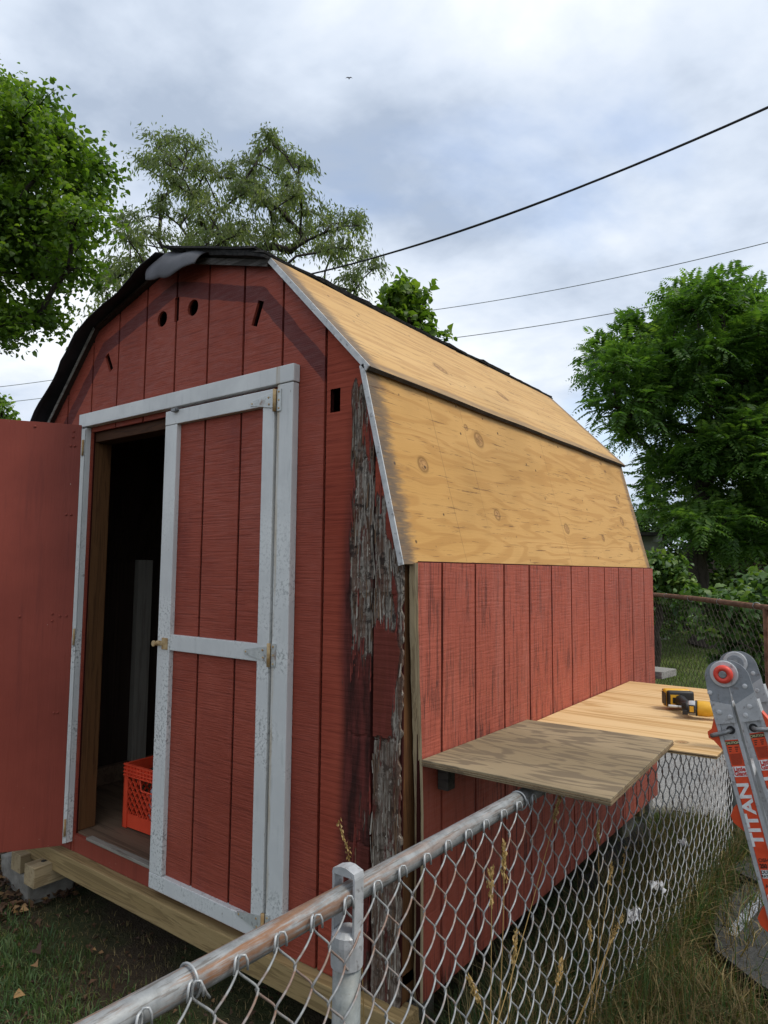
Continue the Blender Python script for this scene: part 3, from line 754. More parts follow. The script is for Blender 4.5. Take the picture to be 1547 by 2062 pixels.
# right side wall -----------------------------------------------------
SR = lambda a, b, d: Vector((d, a, b))
side = put('side_wall', plate('side_wall', [(0.05, ZB), (L1, ZB), (L1, 0.028), (0.05, 0.028)], [], SR, -0.016, -0.007), 'groove', shed)
ge = [0.028]+[0.16+PITCHG*k for k in range(11)]+[L1]
def bow(z): return 0.035*sm(0.0, -0.8, z)
for k in range(len(ge)-1):
    a, b = ge[k]+(GW if k else 0.0), ge[k+1]-(GW if k < len(ge)-2 else 0.0)
    if k == 0:
        zs = np.linspace(ZB, 0.024, 14)
        o_ = [(a+bow(z)+0.003*mnoise.noise(Vector((z*8, 0, 0))), z) for z in zs][::-1]+[(b, zs[0]), (b, zs[-1])]
    else: o_ = [(a, ZB), (b, ZB), (b, 0.024), (a, 0.024)]
    put('siding_board', plate('siding_board', o_, [], SR, 0.0+0.0008*random.uniform(-1, 1), -0.0075), 'red_side', side)
# raw plywood edge of the loose side panel
zs = np.linspace(ZB, 0.022, 30); V = []; F = []
for z in zs:
    a = 0.028+bow(z)-0.002+0.0025*mnoise.noise(Vector((z*14, 3, 0)))
    t0 = 0.0015; t1 = -0.030+0.002*mnoise.noise(Vector((z*20, 5, 0)))
    V += [(t0, a, z), (t1*0.35, a-0.002, z), (t1*0.45, a+0.002, z), (t1, a+0.001, z), (t1, a+0.02, z)]
for j in range(len(zs)-1):
    for i in range(4): F.append((j*5+i, j*5+i+1, (j+1)*5+i+1, (j+1)*5+i))
put('panel_edge', mesh('panel_edge', V, F), 'edgeply', side, 'raw split plywood edge of the loose side panel')
put('corner_post', box('corner_post', -0.082, -0.040, 0.016, 0.10, ZB, 0.02, 0.003), 'stud', shed)
# plain far walls
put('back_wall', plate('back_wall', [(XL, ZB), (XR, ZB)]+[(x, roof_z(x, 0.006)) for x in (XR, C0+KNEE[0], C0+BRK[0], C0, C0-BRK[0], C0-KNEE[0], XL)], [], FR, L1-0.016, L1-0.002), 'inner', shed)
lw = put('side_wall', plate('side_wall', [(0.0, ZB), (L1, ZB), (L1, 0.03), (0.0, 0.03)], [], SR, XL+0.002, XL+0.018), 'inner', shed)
put('pale_stud', box('pale_stud', XL+0.02, XL+0.06, 0.585, 0.675, ZF, 0.045, 0.003), 'paleboard', shed)
put('wall_plate', box('wall_plate', XL+0.02, XL+0.06, 0.12, 2.2, ZF+0.002, ZF+0.09, 0.003), 'floorwood', shed)
put('floor', box('floor', XL+0.02, -0.04, 0.02, L1-0.02, ZF-0.03, ZF), 'floorwood', shed)
# doorway
put('door_jamb', box('door_jamb', -1.795, -1.753, 0.016, 0.098, ZF+0.002, 0.60, 0.003), 'stud', shed)
put('door_jamb', box('door_jamb', -0.545, -0.503, 0.016, 0.098, ZF+0.002, 0.60, 0.003), 'stud', shed)
put('door_lintel', box('door_lintel', -1.80, -0.50, 0.018, 0.095, 0.562, 0.65, 0.003), 'beam_in', shed)
put('sill_board', plate('sill_board', [(DX0-0.02, ZB), (-0.50, ZB), (-0.50, ZF-0.006), (DX0-0.02, ZF-0.006)], [], FR, 0.002, 0.018), 'red_plain', shed)
th = put('threshold', box('threshold', -1.65, -0.52, -0.004, 0.026, ZF-0.006, ZF+0.006, 0.003), 'threshold', shed)
tr = put('door_frame', box('door_frame', -1.812, -0.463, -0.032, -0.0015, 0.626, 0.686, 0.003), 'white', shed)
put('trim_board', box('trim_board', -0.540, -0.466, -0.030, -0.0015, -1.165, 0.6235, 0.003), 'white', tr)
put('trim_board', box('trim_board', -1.788, -1.758, -0.026, -0.0015, -1.165, 0.6235, 0.002), 'white', tr)
# closed door leaf
dx0, dx1, dz0, dz1 = -1.160, -0.551, -1.178, 0.612
Y0, Y1 = -0.033, -0.014
door = put('door', plate('door', [(dx0+0.004, dz0+0.004), (dx1-0.004, dz0+0.004), (dx1-0.004, dz1-0.004), (dx0+0.004, dz1-0.004)], [], FR, -0.0075, -0.002), 'groove', shed, 'closed red door leaf with white rails')
for z0, z1 in ((dz0+0.055, -0.305), (-0.25, 0.556)):
    for a, b in ((-1.086, -0.9455), (-0.9345, -0.7445), (-0.7335, -0.606)):
        put('siding_board', plate('siding_board', [(a, z0), (b, z0), (b, z1), (a, z1)], [], FR, -0.0135, -0.008), 'red_door', door)
def rail(n, a, b, z0, z1, y0=Y0, y1=Y1+0.006): put(n, box(n, a, b, y0, y1, z0, z1, 0.0025), 'white', door)
rail('stile', dx0, -1.086, dz0+0.0565, 0.5555); rail('stile', -0.6065, dx1, dz0+0.0565, 0.5555)
rail('rail', dx0, dx1, 0.557, dz1, Y0-0.001); rail('rail', dx0, dx1, dz0, dz0+0.0555, Y0-0.001)
rail('rail', -1.0855, -0.607, -0.3065, -0.2485, Y0+0.003)
def hinge(zc, flip=False):
    h = put('hinge', plate('hinge', [(-0.553, zc-0.026), (-0.553, zc+0.026), (-0.664, zc+0.008), (-0.670, zc+0.001), (-0.664, zc-0.005)], [], FR, -0.0375, -0.0345), 'hinge', door)
    bm = bmesh.new(); bm_box(bm, -0.537, -0.519, -0.0345, -0.0302, zc-0.040, zc+0.036, 0.001)
    put('hinge_plate', bm_mesh('hinge_plate', bm), 'hinge', h)
    put('hinge_pin', tube('hinge_pin', [(-0.545, -0.038, zc-0.040), (-0.545, -0.038, zc+0.036)], 0.0062, 8), 'hingepin', h)
    for (sx, sz, yy) in ((-0.528, 0.026, -0.0345), (-0.528, -0.002, -0.0345), (-0.528, -0.030, -0.0345), (-0.657, 0.001, -0.0375), (-0.575, 0.012, -0.0375), (-0.572, -0.012, -0.0375)):
        bm = bmesh.new(); lathe(bm, [(0.0036, 0), (0.0034, 0.0015), (0.001, 0.002)], 8, Matrix.Translation((sx, yy, zc+sz)) @ Matrix.Rotation(math.radians(90), 4, 'X'))
        put('screw', bm_mesh('screw', bm), 'hingepin', h)
hinge(0.571); hinge(-0.278); hinge(-1.125)
bm = bmesh.new(); bm_box(bm, -1.128, -1.095, -0.0375, -0.033, -0.305, -0.262, 0.001)
lathe(bm, [(0.010, 0), (0.010, 0.008), (0.006, 0.010), (0.006, 0.02), (0.011, 0.021), (0.011, 0.026)], 12, Matrix.Translation((-1.145, -0.037, -0.283)) @ Matrix.Rotation(math.radians(90), 4, 'X'))
bm_box(bm, -1.150, -1.120, -0.040, -0.0375, -0.292, -0.274, 0.001)
put('latch', bm_mesh('latch', bm), 'hingepin', door)
bm = bmesh.new(); bm_box(bm, -1.105, -1.080, -0.050, -0.034, 0.602, 0.614, 0.002); bm_box(bm, -1.09, -1.074, -0.046, -0.034, 0.606, 0.616, 0.002)
put('top_catch', bm_mesh('top_catch', bm), 'steel', door)
# open door leaf, swung outwards, its smooth inside facing the camera
HX, HY = -1.772, -0.034; OA = math.radians(238)
OM = Matrix.Translation((HX, HY, 0)) @ Matrix.Rotation(OA, 4, 'Z')       # local x runs away from the hinge, local y is the door's inside side
od = put('door', box('door', 0.004, 0.60, -0.002, 0.010, -1.172, 0.632, 0.001, OM), 'red_plain', shed, 'open door leaf showing its plain red inside')
put('stile', box('stile', 0.002, 0.078, -0.024, -0.0025, -1.17, 0.63, 0.002, OM), 'white', od)
put('stile', box('stile', 0.53, 0.602, -0.024, -0.0025, -1.17, 0.63, 0.002, OM), 'white', od)
for z0, z1 in ((-1.17, -1.11), (-0.31, -0.25), (0.57, 0.63)): put('rail', box('rail', 0.080, 0.528, -0.022, -0.0025, z0, z1, 0.002, OM), 'white', od)
put('edge_strip', box('edge_strip', -0.012, 0.0035, -0.022, 0.0115, -1.165, 0.615, 0.002, OM), 'white', od)
for (a, z) in ((0.035, 0.60), (0.037, 0.575), (0.045, 0.535), (0.028, 0.535), (0.19, 0.61), (0.05, 0.23), (0.03, 0.23), (0.03, -0.21), (0.055, -0.21), (0.085, -0.20), (0.085, -0.23), (0.21, -0.21), (0.06, -0.62), (0.045, -0.62)):
    bm = bmesh.new(); lathe(bm, [(0.0055, 0), (0.0048, 0.003), (0.002, 0.005)], 10, OM @ Matrix.Translation((a, 0.010, z)) @ Matrix.Rotation(math.radians(-90), 4, 'X'))
    put('bolt_head', bm_mesh('bolt_head', bm), 'red_plain', od)
for zc in (0.53, -0.30, -1.1):
    put('hinge', tube('hinge', OM_pts := [tuple(OM @ Vector((-0.004, 0.014, zc-0.035))), tuple(OM @ Vector((-0.004, 0.014, zc+0.035)))], 0.005, 8), 'hingepin', od)

# skid beam under the front and joists
put('skid_beam', box('skid_beam', -2.22, 0.0, -0.042, 0.045, -1.292, -1.2075, 0.004), 'treated', shed)
put('skid_beam', box('skid_beam', -2.22, -0.05, 2.2, 2.29, -1.292, -1.2075, 0.004), 'treated', shed)
put('floor_joist', box('floor_joist', -0.14, -0.10, 0.05, 2.19, -1.29, -1.2085, 0.003), 'cleat', shed)  # darker than the other joists: shade under the shed put into its colour
put('floor_joist', box('floor_joist', -1.2, -1.16, 0.05, 2.19, -1.29, -1.2085, 0.003), 'treated', shed)
put('floor_joist', box('floor_joist', XL+0.02, XL+0.06, 0.05, 2.19, -1.29, -1.2085, 0.003), 'treated', shed)

# roof ------------------------------------------------------------------
Y_F, Y_B = -0.022, 2.385
def slope_panel(name, a, b, sgn, off0, off1, y0, y1, ny=24, sag=0.0, ext0=0.0, ext1=0.0):
    """board lying on the roof slope from profile point a (upper) to b (lower); offsets along the outward normal"""
    dx, dz = b[0]-a[0], b[1]-a[1]; L = math.hypot(dx, dz); t = (dx/L, dz/L); n_ = (-dz/L, dx/L)
    if n_[1] < 0 and n_[0] < 0: n_ = (-n_[0], -n_[1])
    A = (a[0]-t[0]*ext0, a[1]-t[1]*ext0); B = (b[0]+t[0]*ext1, b[1]+t[1]*ext1)
    V = []; F = []
    for j in range(ny+1):
        y = y0+(y1-y0)*j/ny
        for (p, o_) in ((A, off0), (B, off0), (B, off1), (A, off1)):
            w = sag*mnoise.noise(Vector((y*2.0, p[0]*3, 0)))
            V.append((C0+sgn*(p[0]+n_[0]*(o_+w)), y, p[1]+n_[1]*(o_+w)))
    for j in range(ny):
        for i in range(4): F.append((j*4+i, j*4+(i+1) % 4, (j+1)*4+(i+1) % 4, (j+1)*4+i))
    F += [(0, 1, 2, 3), tuple(ny*4+k for k in (3, 2, 1, 0))]
    bm = bmesh.new(); vs = [bm.verts.new(v) for v in V]
    for f in F: bm.faces.new([vs[i] for i in f])
    return bm_mesh(name, bm)
roof = put('roof', slope_panel('roof', RIDGE, BRK, 1, 0.0, 0.012, Y_F, Y_B), 'darkwood', shed)  # dark wood tone paints the unlit look of the roof underside
# knots measured on the lower panel: (yard x, y, z, radius)
def kp(u, v, r, a, b, off=0.012):
    """meeting point of a sight line with the slope a-b"""
    dx, dz = b[0]-a[0], b[1]-a[1]; L = math.hypot(dx, dz); n_ = np.array([-dz/L, 0, dx/L])
    P0 = np.array([C0+a[0], 0, a[1]])+n_*off; d = at(u, v, 1.0)-CAM
    t = ((P0-CAM)@n_)/(d@n_); q = CAM+t*d; return (q[0], q[1], q[2], r)
KN = [kp(*k, KNEE, EAVE) for k in ((938, 861, 0.011), (964, 886, 0.026), (851, 936, 0.023), (1001, 1037, 0.018), (1141, 1065, 0.020), (1243, 1007, 0.019), (1252, 1050, 0.020), (1214, 1084, 0.014), (1270, 1103, 0.020))]
MAT['ply_low'] = plywood('roof_plywood_lower', (0.50, 0.275, 0.082), (0.57, 0.335, 0.122), (0.38, 0.185, 0.050), 'y', 0.8, KN, True, band=0.42, aspect=9.0)
KU = [kp(*k, BRK, KNEE) for k in ((885, 745, 0.03), (1010, 800, 0.03), (1190, 868, 0.025))]
MAT['ply_up'] = plywood('roof_plywood_upper', (0.50, 0.295, 0.105), (0.59, 0.375, 0.16), (0.37, 0.195, 0.068), 'y', 0.9, KU, True, 0.05, band=0.45)
put('plywood_panel', slope_panel('plywood_panel', KNEE, EAVE, 1, 0.0015, 0.014, Y_F, Y_B-0.015, 30, 0.003, -0.004, 0.02), 'ply_low', roof, 'lower right roof panel of bare knotty plywood')
put('plywood_panel', slope_panel('plywood_panel', BRK, KNEE, 1, 0.008, 0.0205, Y_F, Y_B, 30, 0.004, 0.0, 0.034), 'ply_up', roof, 'upper right roof panel of bare weathered plywood')
put('seam_edge', slope_panel('seam_edge', (1.0087, 0.6074), (1.0101, 0.6059), 1, 0.0070, 0.0207, Y_F+0.001, Y_B-0.001, 30, 0.004), 'cleat', roof)
put('plywood_panel', slope_panel('plywood_panel', KNEE, EAVE, -1, 0.0015, 0.014, Y_F, Y_B, 8, 0.0, -0.004, 0.02), 'inner', roof)  # near-black tone on the left panels puts interior shade into their colour
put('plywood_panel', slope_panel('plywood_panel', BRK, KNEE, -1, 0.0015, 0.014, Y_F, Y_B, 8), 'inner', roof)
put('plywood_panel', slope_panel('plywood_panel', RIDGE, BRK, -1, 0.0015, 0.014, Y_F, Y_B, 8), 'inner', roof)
put('drip_edge', slope_panel('drip_edge', KNEE, EAVE, 1, -0.002, 0.0155, Y_F-0.005, Y_F-0.0005, 1, 0, -0.004, 0.022), 'drip', roof)
put('drip_edge', slope_panel('drip_edge', BRK, KNEE, 1, 0.002, 0.0215, Y_F-0.005, Y_F-0.0005, 1, 0, 0.0, 0.034), 'drip', roof)
put('drip_edge', slope_panel('drip_edge', BRK, KNEE, -1, -0.004, 0.012, Y_F-0.004, Y_F-0.0005, 1), 'greywood', roof)
put('drip_edge', slope_panel('drip_edge', KNEE, EAVE, -1, -0.004, 0.012, Y_F-0.004, Y_F-0.0005, 1), 'greywood', roof)
put('drip_edge', slope_panel('drip_edge', RIDGE, BRK, 1, -0.012, 0.013, Y_F-0.006, Y_F-0.0005, 1), 'darkwood', roof)
# black shingles left on the top slope, ragged along the break
def shingle(y0, y1, s0, s1, off, th, sgn=1):
    dx, dz = BRK[0]-RIDGE[0], BRK[1]-RIDGE[1]; L = math.hypot(dx, dz); t = np.array([dx/L, dz/L]); n_ = np.array([-dz/L, dx/L])
    ns, ny = 4, 8; V = []; F = []
    for lay in (0, 1):
        for j in range(ny+1):
            for i in range(ns+1):
                y = y0+(y1-y0)*j/ny; s_ = s0+(s1-s0)*i/ns
                if i == ns: s_ += 0.012*mnoise.noise(Vector((y*16, s1*9, off*90)))+0.006*mnoise.noise(Vector((y*60, s1, off*50)))
                droop = 0.6*max(0.0, s_-L)
                p = np.array(RIDGE)+t*s_+n_*(off+lay*th+0.004*mnoise.noise(Vector((y*7, s_*7, off*40)))-droop)
                if j in (0, ny): y += 0.004*random.uniform(-1, 1)
                V.append((C0+sgn*p[0], y, p[1]))
    m = (ns+1)*(ny+1)
    for j in range(ny):
        for i in range(ns):
            a = j*(ns+1)+i; F += [(a, a+1, a+ns+2, a+ns+1), (m+a+ns+1, m+a+ns+2, m+a+1, m+a)]
    bd = [i for i in range(ns+1)]+[j*(ns+1)+ns for j in range(1, ny+1)]+[ny*(ns+1)+i for i in range(ns-1, -1, -1)]+[j*(ns+1) for j in range(ny-1, 0, -1)]
    for a, b in zip(bd, bd[1:]+bd[:1]): F.append((a, b, m+b, m+a))
    bm = bmesh.new(); vs = [bm.verts.new(v) for v in V]
    for f in F: bm.faces.new([vs[i] for i in f])
    return bm_mesh('shingle', bm)
LT = math.hypot(BRK[0], RIDGE[1]-BRK[1])
y = -0.055; k = 0
while y < 2.37:
    w = random.uniform(0.27, 0.34); y1 = min(y+w, 2.40)
    put('shingle', shingle(y, y1, 0.28, LT+random.uniform(0.004, 0.018), 0.015, 0.011), 'shingle', roof)
    put('shingle', shingle(y+0.004, y1+0.006, 0.12, LT-random.uniform(0.0, 0.012), 0.0272, 0.009), 'shingle', roof)
    put('shingle', shingle(y-0.008, y1-0.003, -0.02, LT-random.uniform(0.012, 0.05), 0.0375, 0.008), 'shingle', roof)
    y = y1+0.001
# roofing felt over the left slopes
def felt_sheet():
    prof = [np.array(p) for p in ((0.02, 1.25), BRK, KNEE, (1.10, 0.18))]
    pts = []
    for a, b in zip(prof, prof[1:]):
        for i in range(12): pts.append(a+(b-a)*i/12)
    pts.append(prof[-1]); pts = np.array(pts)
    for _ in range(1): pts[1:-1] = (pts[:-2]+2*pts[1:-1]+pts[2:])/4
    tan = np.gradient(pts, axis=0); tan /= np.linalg.norm(tan, axis=1)[:, None]; nor = np.stack([-tan[:, 1], tan[:, 0]], 1)
    ys = np.concatenate([np.linspace(-0.088, 0.15, 12), np.linspace(0.25, 2.43, 14)])
    V = []; n = len(pts)
    for lay in (0, 1):
        for j, y in enumerate(ys):
            for i, p in enumerate(pts):
                fr = i/(n-1)
                yy = y
                if j < 6: yy = y+(0.018*mnoise.noise(Vector((fr*6, 2, 0)))+0.008*mnoise.noise(Vector((fr*40, 5, 0))))*(1-j/6)
                off = 0.018+0.016*sm(0.25, 0.6, fr)+0.006*mnoise.noise(Vector((fr*9, yy*3, 1)))+0.012*math.exp(-((fr-0.55)/0.08)**2)
                hang = max(0.0, -0.03-yy)
                off -= hang*0.55*(0.6+0.6*mnoise.noise(Vector((fr*9, 0, 4))))
                q = p+nor[i]*(off+lay*0.004)
                V.append((C0-q[0], yy, q[1]))
    m = len(ys)*n; F = []
    for j in range(len(ys)-1):
        for i in range(n-1):
            a = j*n+i; F += [(a, a+1, a+n+1, a+n), (m+a+n, m+a+n+1, m+a+1, m+a)]
    for i in range(n-1): F += [(i, i+1, m+i+1, m+i)]
    for j in range(len(ys)-1): F += [(j*n+n-1, (j+1)*n+n-1, m+(j+1)*n+n-1, m+j*n+n-1), (j*n, (j+1)*n, m+(j+1)*n, m+j*n)]
    bm = bmesh.new(); vs = [bm.verts.new(v) for v in V]
    for f in F: bm.faces.new([vs[i] for i in f])
    return bm_mesh('roofing_felt', bm, True)
put('roofing_felt', felt_sheet(), 'felt', roof)
def felt_flap():
    V = []; nu, nv = 26, 12
    for lay in (0, 1):
        for j in range(nv+1):
            for i in range(nu+1):
                u = i/nu; v = j/nv
                x = -1.285+0.365*u
                zt = roof_z(x)+0.034
                edge = 0.45+0.55*math.sin(math.pi*min(1, max(0, u*0.80+0.16)))
                ln = 0.135*edge*v; bend = 0.35+1.0*v+0.25*math.sin(u*5.0)
                y = -0.025-ln*math.cos(bend*0.75)-0.01*math.sin(u*7)*v; z = zt-ln*math.sin(bend*0.75)+0.004*math.sin(u*9+v*2)
                x += 0.05*v*(0.45-u)
                V.append((x, y-lay*0.004, z+0.002*lay))
    m = (nu+1)*(nv+1); F = []
    for j in range(nv):
        for i in range(nu):
            a = j*(nu+1)+i; F += [(a, a+1, a+nu+2, a+nu+1), (m+a+nu+1, m+a+nu+2, m+a+1, m+a)]
    for i in range(nu): F += [(nv*(nu+1)+i, nv*(nu+1)+i+1, m+nv*(nu+1)+i+1, m+nv*(nu+1)+i), (i, i+1, m+i+1, m+i)]
    for j in range(nv): F += [(j*(nu+1), (j+1)*(nu+1), m+(j+1)*(nu+1), m+j*(nu+1)), (j*(nu+1)+nu, (j+1)*(nu+1)+nu, m+(j+1)*(nu+1)+nu, m+j*(nu+1)+nu)]
    bm = bmesh.new(); vs = [bm.verts.new(v) for v in V]
    for f in F: bm.faces.new([vs[i] for i in f])
    return bm_mesh('felt_flap', bm, True)
put('felt_flap', felt_flap(), 'feltflap', roof, 'grey felt flap curling over the gable')

# ------------------------------------------------------------------ supports under the shed
bl = thing('concrete_block', 'grey concrete block on the ground under the open door', 'block', (-2.1, 0.03, GZ))
Mb = Matrix.Translation((-1.928, -0.095, 0)) @ Matrix.Rotation(math.radians(-9), 4, 'Z')
bm = bmesh.new(); bm_box(bm, -0.40, 0.0, 0.0, 0.19, GZ-0.05, -1.345, 0.008, Mb)
bmesh.ops.subdivide_edges(bm, edges=bm.edges, cuts=6, use_grid_fill=True)
for v in bm.verts: v.co += Vector((1, 1, 1))*0.006*mnoise.noise(v.co*22)
put('block_body', bm_mesh('block_body', bm), 'concrete', bl)
for nm, (u0, x0, x1, y0, y1, z1), lab in (('a', (0, -2.115, -2.030, -0.085, 0.12, -1.268), 'pale cut wood block beside the bolt-hole one, on concrete'), ('b', (0, -1.925, -1.838, -0.118, 0.08, -1.262), 'cut wood block with a dark bolt hole, on concrete')):
    Mw = Matrix.Rotation(0, 4, 'Z'); bm = bmesh.new(); bm_box(bm, x0, x1, y0, y1, -1.345, z1, 0.003)
    o = put('wood_block', bm_mesh('wood_block', bm), 'blockwood'); tag(o, lab, 'wood block', 'wood blocks on the concrete block')
    if nm == 'b':
        bm = bmesh.new(); lathe(bm, [(0.011, 0), (0.011, 0.0015)], 14, Matrix.Translation(((x0+x1)/2-0.005, -0.055, z1+0.0003)))
        put('bolt_hole', bm_mesh('bolt_hole', bm), 'black', o)
for i, (x, y) in enumerate(((-0.18, 2.1), (-0.22, 0.22))):
    bm = bmesh.new(); bm_box(bm, x-0.1, x+0.1, y-0.09, y+0.09, GZ-0.05, -1.2945, 0.008)
    o = put('support_block', bm_mesh('support_block', bm), 'concrete')
    tag(o, ('concrete pier block under the far corner of the shed', 'concrete pier block in the dark under the rotten front corner')[i], 'block', 'pier blocks under the shed')

# ------------------------------------------------------------------ things in the doorway
Mc = Matrix.Translation((-1.655, 0.165, ZF+0.002)) @ Matrix.Rotation(math.radians(2), 4, 'Z')
crate = thing('milk_crate', 'orange-red plastic milk crate on the shed floor in the doorway', 'crate', tuple(Mc.translation))
CW, CH = 0.335, 0.272
def crate_side(Ms):
    bm = bmesh.new()
    W, H = CW, CH
    bx = lambda x0, x1, z0, z1, y0=0.0, y1=0.008: bm_box(bm, x0, x1, y0, y1, z0, z1, 0.0012, Ms)
    bx(0.0, 0.030, 0.0, H-0.052); bx(W-0.030, W, 0.0, H-0.052)
    bx(0.031, W-0.031, 0.004, 0.062, 0.004, 0.010)
    for z in (H-0.008, H-0.024, H-0.039, H-0.053): bx(0.0, W, z, z+0.006, -0.004, 0.008)
    bx(0.0, W, H-0.050, H-0.001, 0.004, 0.0075)
    for k in range(15): bx(0.006+k*(W-0.016)/14, 0.009+k*(W-0.016)/14, H-0.05, H-0.004, -0.002, 0.0035)
    # diamond lattice
    x0, x1, z0, z1 = 0.032, W-0.032, 0.062, H-0.055; p = 0.034
    hx0, hx1, hz0 = W/2-0.055, W/2+0.055, z1-0.045
    for sg in (1, -1):
        k = -12
        while k < 24:
            pts = []
            for i in range(61):
                x = x0+(x1-x0)*i/60; z = z0+sg*(x-x0)*1.25+k*p
                if z0 <= z <= z1 and not (hx0 < x < hx1 and z > hz0): pts.append((x, z))
                else:
                    if len(pts) > 1: seg(bm, Ms, pts)
                    pts = []
            if len(pts) > 1: seg(bm, Ms, pts)
            k += 1.25
    # handle rim
    for a, b in (((hx0, z1), (hx0+0.012, hz0)), ((hx0+0.012, hz0), (hx1-0.012, hz0)), ((hx1-0.012, hz0), (hx1, z1))):
        V, F = tube_vf([Ms @ Vector((a[0], 0.003, a[1])), Ms @ Vector((b[0], 0.003, b[1]))], 0.004, 6)
        vs = [bm.verts.new(v) for v in V]; [bm.faces.new([vs[i] for i in f]) for f in F]
    return bm_mesh('side_panel', bm)
def seg(bm, Ms, pts):
    (xa, za), (xb, zb) = pts[0], pts[-1]; d = Vector((xb-xa, 0, zb-za)); L = d.length
    if L < 0.008: return
    d.normalize(); n_ = Vector((-d.z, 0, d.x))*0.0018; a, b = Vector((xa, 0, za)), Vector((xb, 0, zb))
    vs = [bm.verts.new(Ms @ (q+e+Vector((0, y, 0)))) for q in (a, b) for e in (n_, -n_) for y in (0.0, 0.010)]
    for f in ((0, 1, 3, 2), (4, 6, 7, 5), (0, 4, 5, 1), (2, 3, 7, 6), (0, 2, 6, 4), (1, 5, 7, 3)): bm.faces.new([vs[i] for i in f])
for k in range(4):
    Ms = Mc @ Matrix.Translation((CW/2, CW/2, 0)) @ Matrix.Rotation(k*math.pi/2, 4, 'Z') @ Matrix.Translation((-CW/2, -CW/2, 0))
    put('side_panel', crate_side(Ms), 'crate', crate)
put('crate_floor', box('crate_floor', 0.01, CW-0.01, 0.01, CW-0.01, 0.004, 0.012, 0, Mc), 'crate', crate)
Mj = Mc @ Matrix.Translation((0.18, 0.055, 0.0135))
bm = bmesh.new(); lathe(bm, [(0.035, 0), (0.041, 0.01), (0.041, 0.14), (0.036, 0.165), (0.016, 0.19), (0.015, 0.205)], 20, Mj)
jug = put('plastic_bottle', bm_mesh('plastic_bottle', bm, True), 'clear'); tag(jug, 'cloudy plastic bottle inside the orange milk crate', 'bottle')
bm = bmesh.new(); lathe(bm, [(0.017, 0.205), (0.017, 0.222)], 16, Mj); put('cap', bm_mesh('cap', bm), 'black', jug)
# crumpled dark rag at the back of the crate
bm = bmesh.new(); bmesh.ops.create_icosphere(bm, subdivisions=4, radius=0.085, matrix=Mc @ Matrix.Translation((0.2, 0.21, 0.105)))
cen = Mc @ Vector((0.2, 0.21, 0.105))
for v in bm.verts:
    d = v.co-cen; v.co = cen+Vector((d.x*1.1, d.y*0.9, d.z*1.05))*(1+0.45*mnoise.noise(v.co*22))
o = put('cloth_rag', bm_mesh('cloth_rag', bm, True), 'leafgreen_d'); tag(o, 'crumpled dark green rag inside the milk crate', 'rag')

# ------------------------------------------------------------------ plywood work boards and their cleat
MAT['ply_grey'] = plywood('weathered_plywood_board', (0.22, 0.17, 0.10), (0.32, 0.25, 0.155), (0.095, 0.073, 0.052), 'x', 0.85, (), False, 0.0, 0.95, False, 4.5, 1.3, 0.62)
MAT['ply_new'] = plywood('fresh_plywood_board', (0.60, 0.40, 0.19), (0.66, 0.47, 0.25), (0.42, 0.24, 0.085), 'x', 1.0, ((0.52, 0.80, -0.548, 0.018),), False, 0.0, 0.8, False, 14.0, 0.8, 0.7)
MAT['ply_edge'] = wood('plywood_layers', (0.20, 0.14, 0.08), (0.14, 0.095, 0.05), (0.06, 0.035, 0.02), 'y', 3.0)
def board(poly, z0, z1, name):
    bm = bmesh.new()
    lo = [bm.verts.new((x, y, z0+w)) for x, y, w in poly]; hi = [bm.verts.new((x, y, z1+w)) for x, y, w in poly]
    bm.faces.new(hi); bm.faces.new(lo[::-1]); n = len(poly)
    for i in range(n): bm.faces.new((lo[i], lo[(i+1) % n], hi[(i+1) % n], hi[i]))
    bmesh.ops.bevel(bm, geom=[e for e in bm.edges], offset=0.0012, segments=1, affect='EDGES')
    return bm_mesh(name, bm)
b1 = thing('plywood_board', 'grey weathered plywood board laid from shed wall over fence rail', 'plywood board', (0.26, 0.4, -0.56), 'plywood boards laid as a work shelf')
put('panel', board(((0.004, 0.047, 0), (0.545, 0.049, 0.0), (0.508, 0.749, 0.0), (0.004, 0.732, 0)), -0.556, -0.5375, 'panel'), 'ply_grey', b1)
for z0, z1 in ((-0.5525, -0.5495), (-0.5465, -0.5435)):     # darker glue layers showing at the cut edges
    put('ply_layer', board(((0.003, 0.0456, 0), (0.5466, 0.0476, 0.0), (0.5094, 0.7504, 0.0), (0.003, 0.7334, 0)), z0, z1, 'ply_layer'), 'ply_edge', b1)
b2 = thing('plywood_board', 'fresh yellow plywood board with power tool lying on it', 'plywood board', (0.33, 1.3, -0.575), 'plywood boards laid as a work shelf')
put('panel', board(((0.004, 0.660, -0.013), (0.648, 0.690, -0.006), (0.662, 1.90, 0.004), (0.006, 1.90, 0.004)), -0.5565, -0.5445, 'panel'), 'ply_new', b2)
put('ply_layer', board(((0.003, 0.6586, -0.013), (0.6494, 0.6886, -0.006), (0.6634, 1.9014, 0.004), (0.005, 1.9014, 0.004)), -0.5535, -0.5475, 'ply_layer'), 'ply_edge', b2)
o = put('wall_cleat', box('wall_cleat', 0.0035, 0.040, 0.13, 0.17, -0.64, -0.557, 0.003), 'cleat'); tag(o, 'short dark wood cleat propping the grey board at the wall', 'cleat')
o = put('timber_offcut', box('timber_offcut', -0.12, 0.03, 0.0, 0.20, -0.020, 0.020, 0.004, Matrix.Translation((0.0, 2.385, -0.567)) @ Matrix.Rotation(math.radians(-8), 4, 'Z')), 'greywood')
tag(o, 'grey weathered timber end behind the far shed corner', 'timber')
o2 = put('timber_post', box('timber_post', -0.13, -0.06, 2.40, 2.47, GZ-0.05, -0.5885, 0.004), 'greywood'); tag(o2, 'grey timber post holding the weathered timber end', 'post')

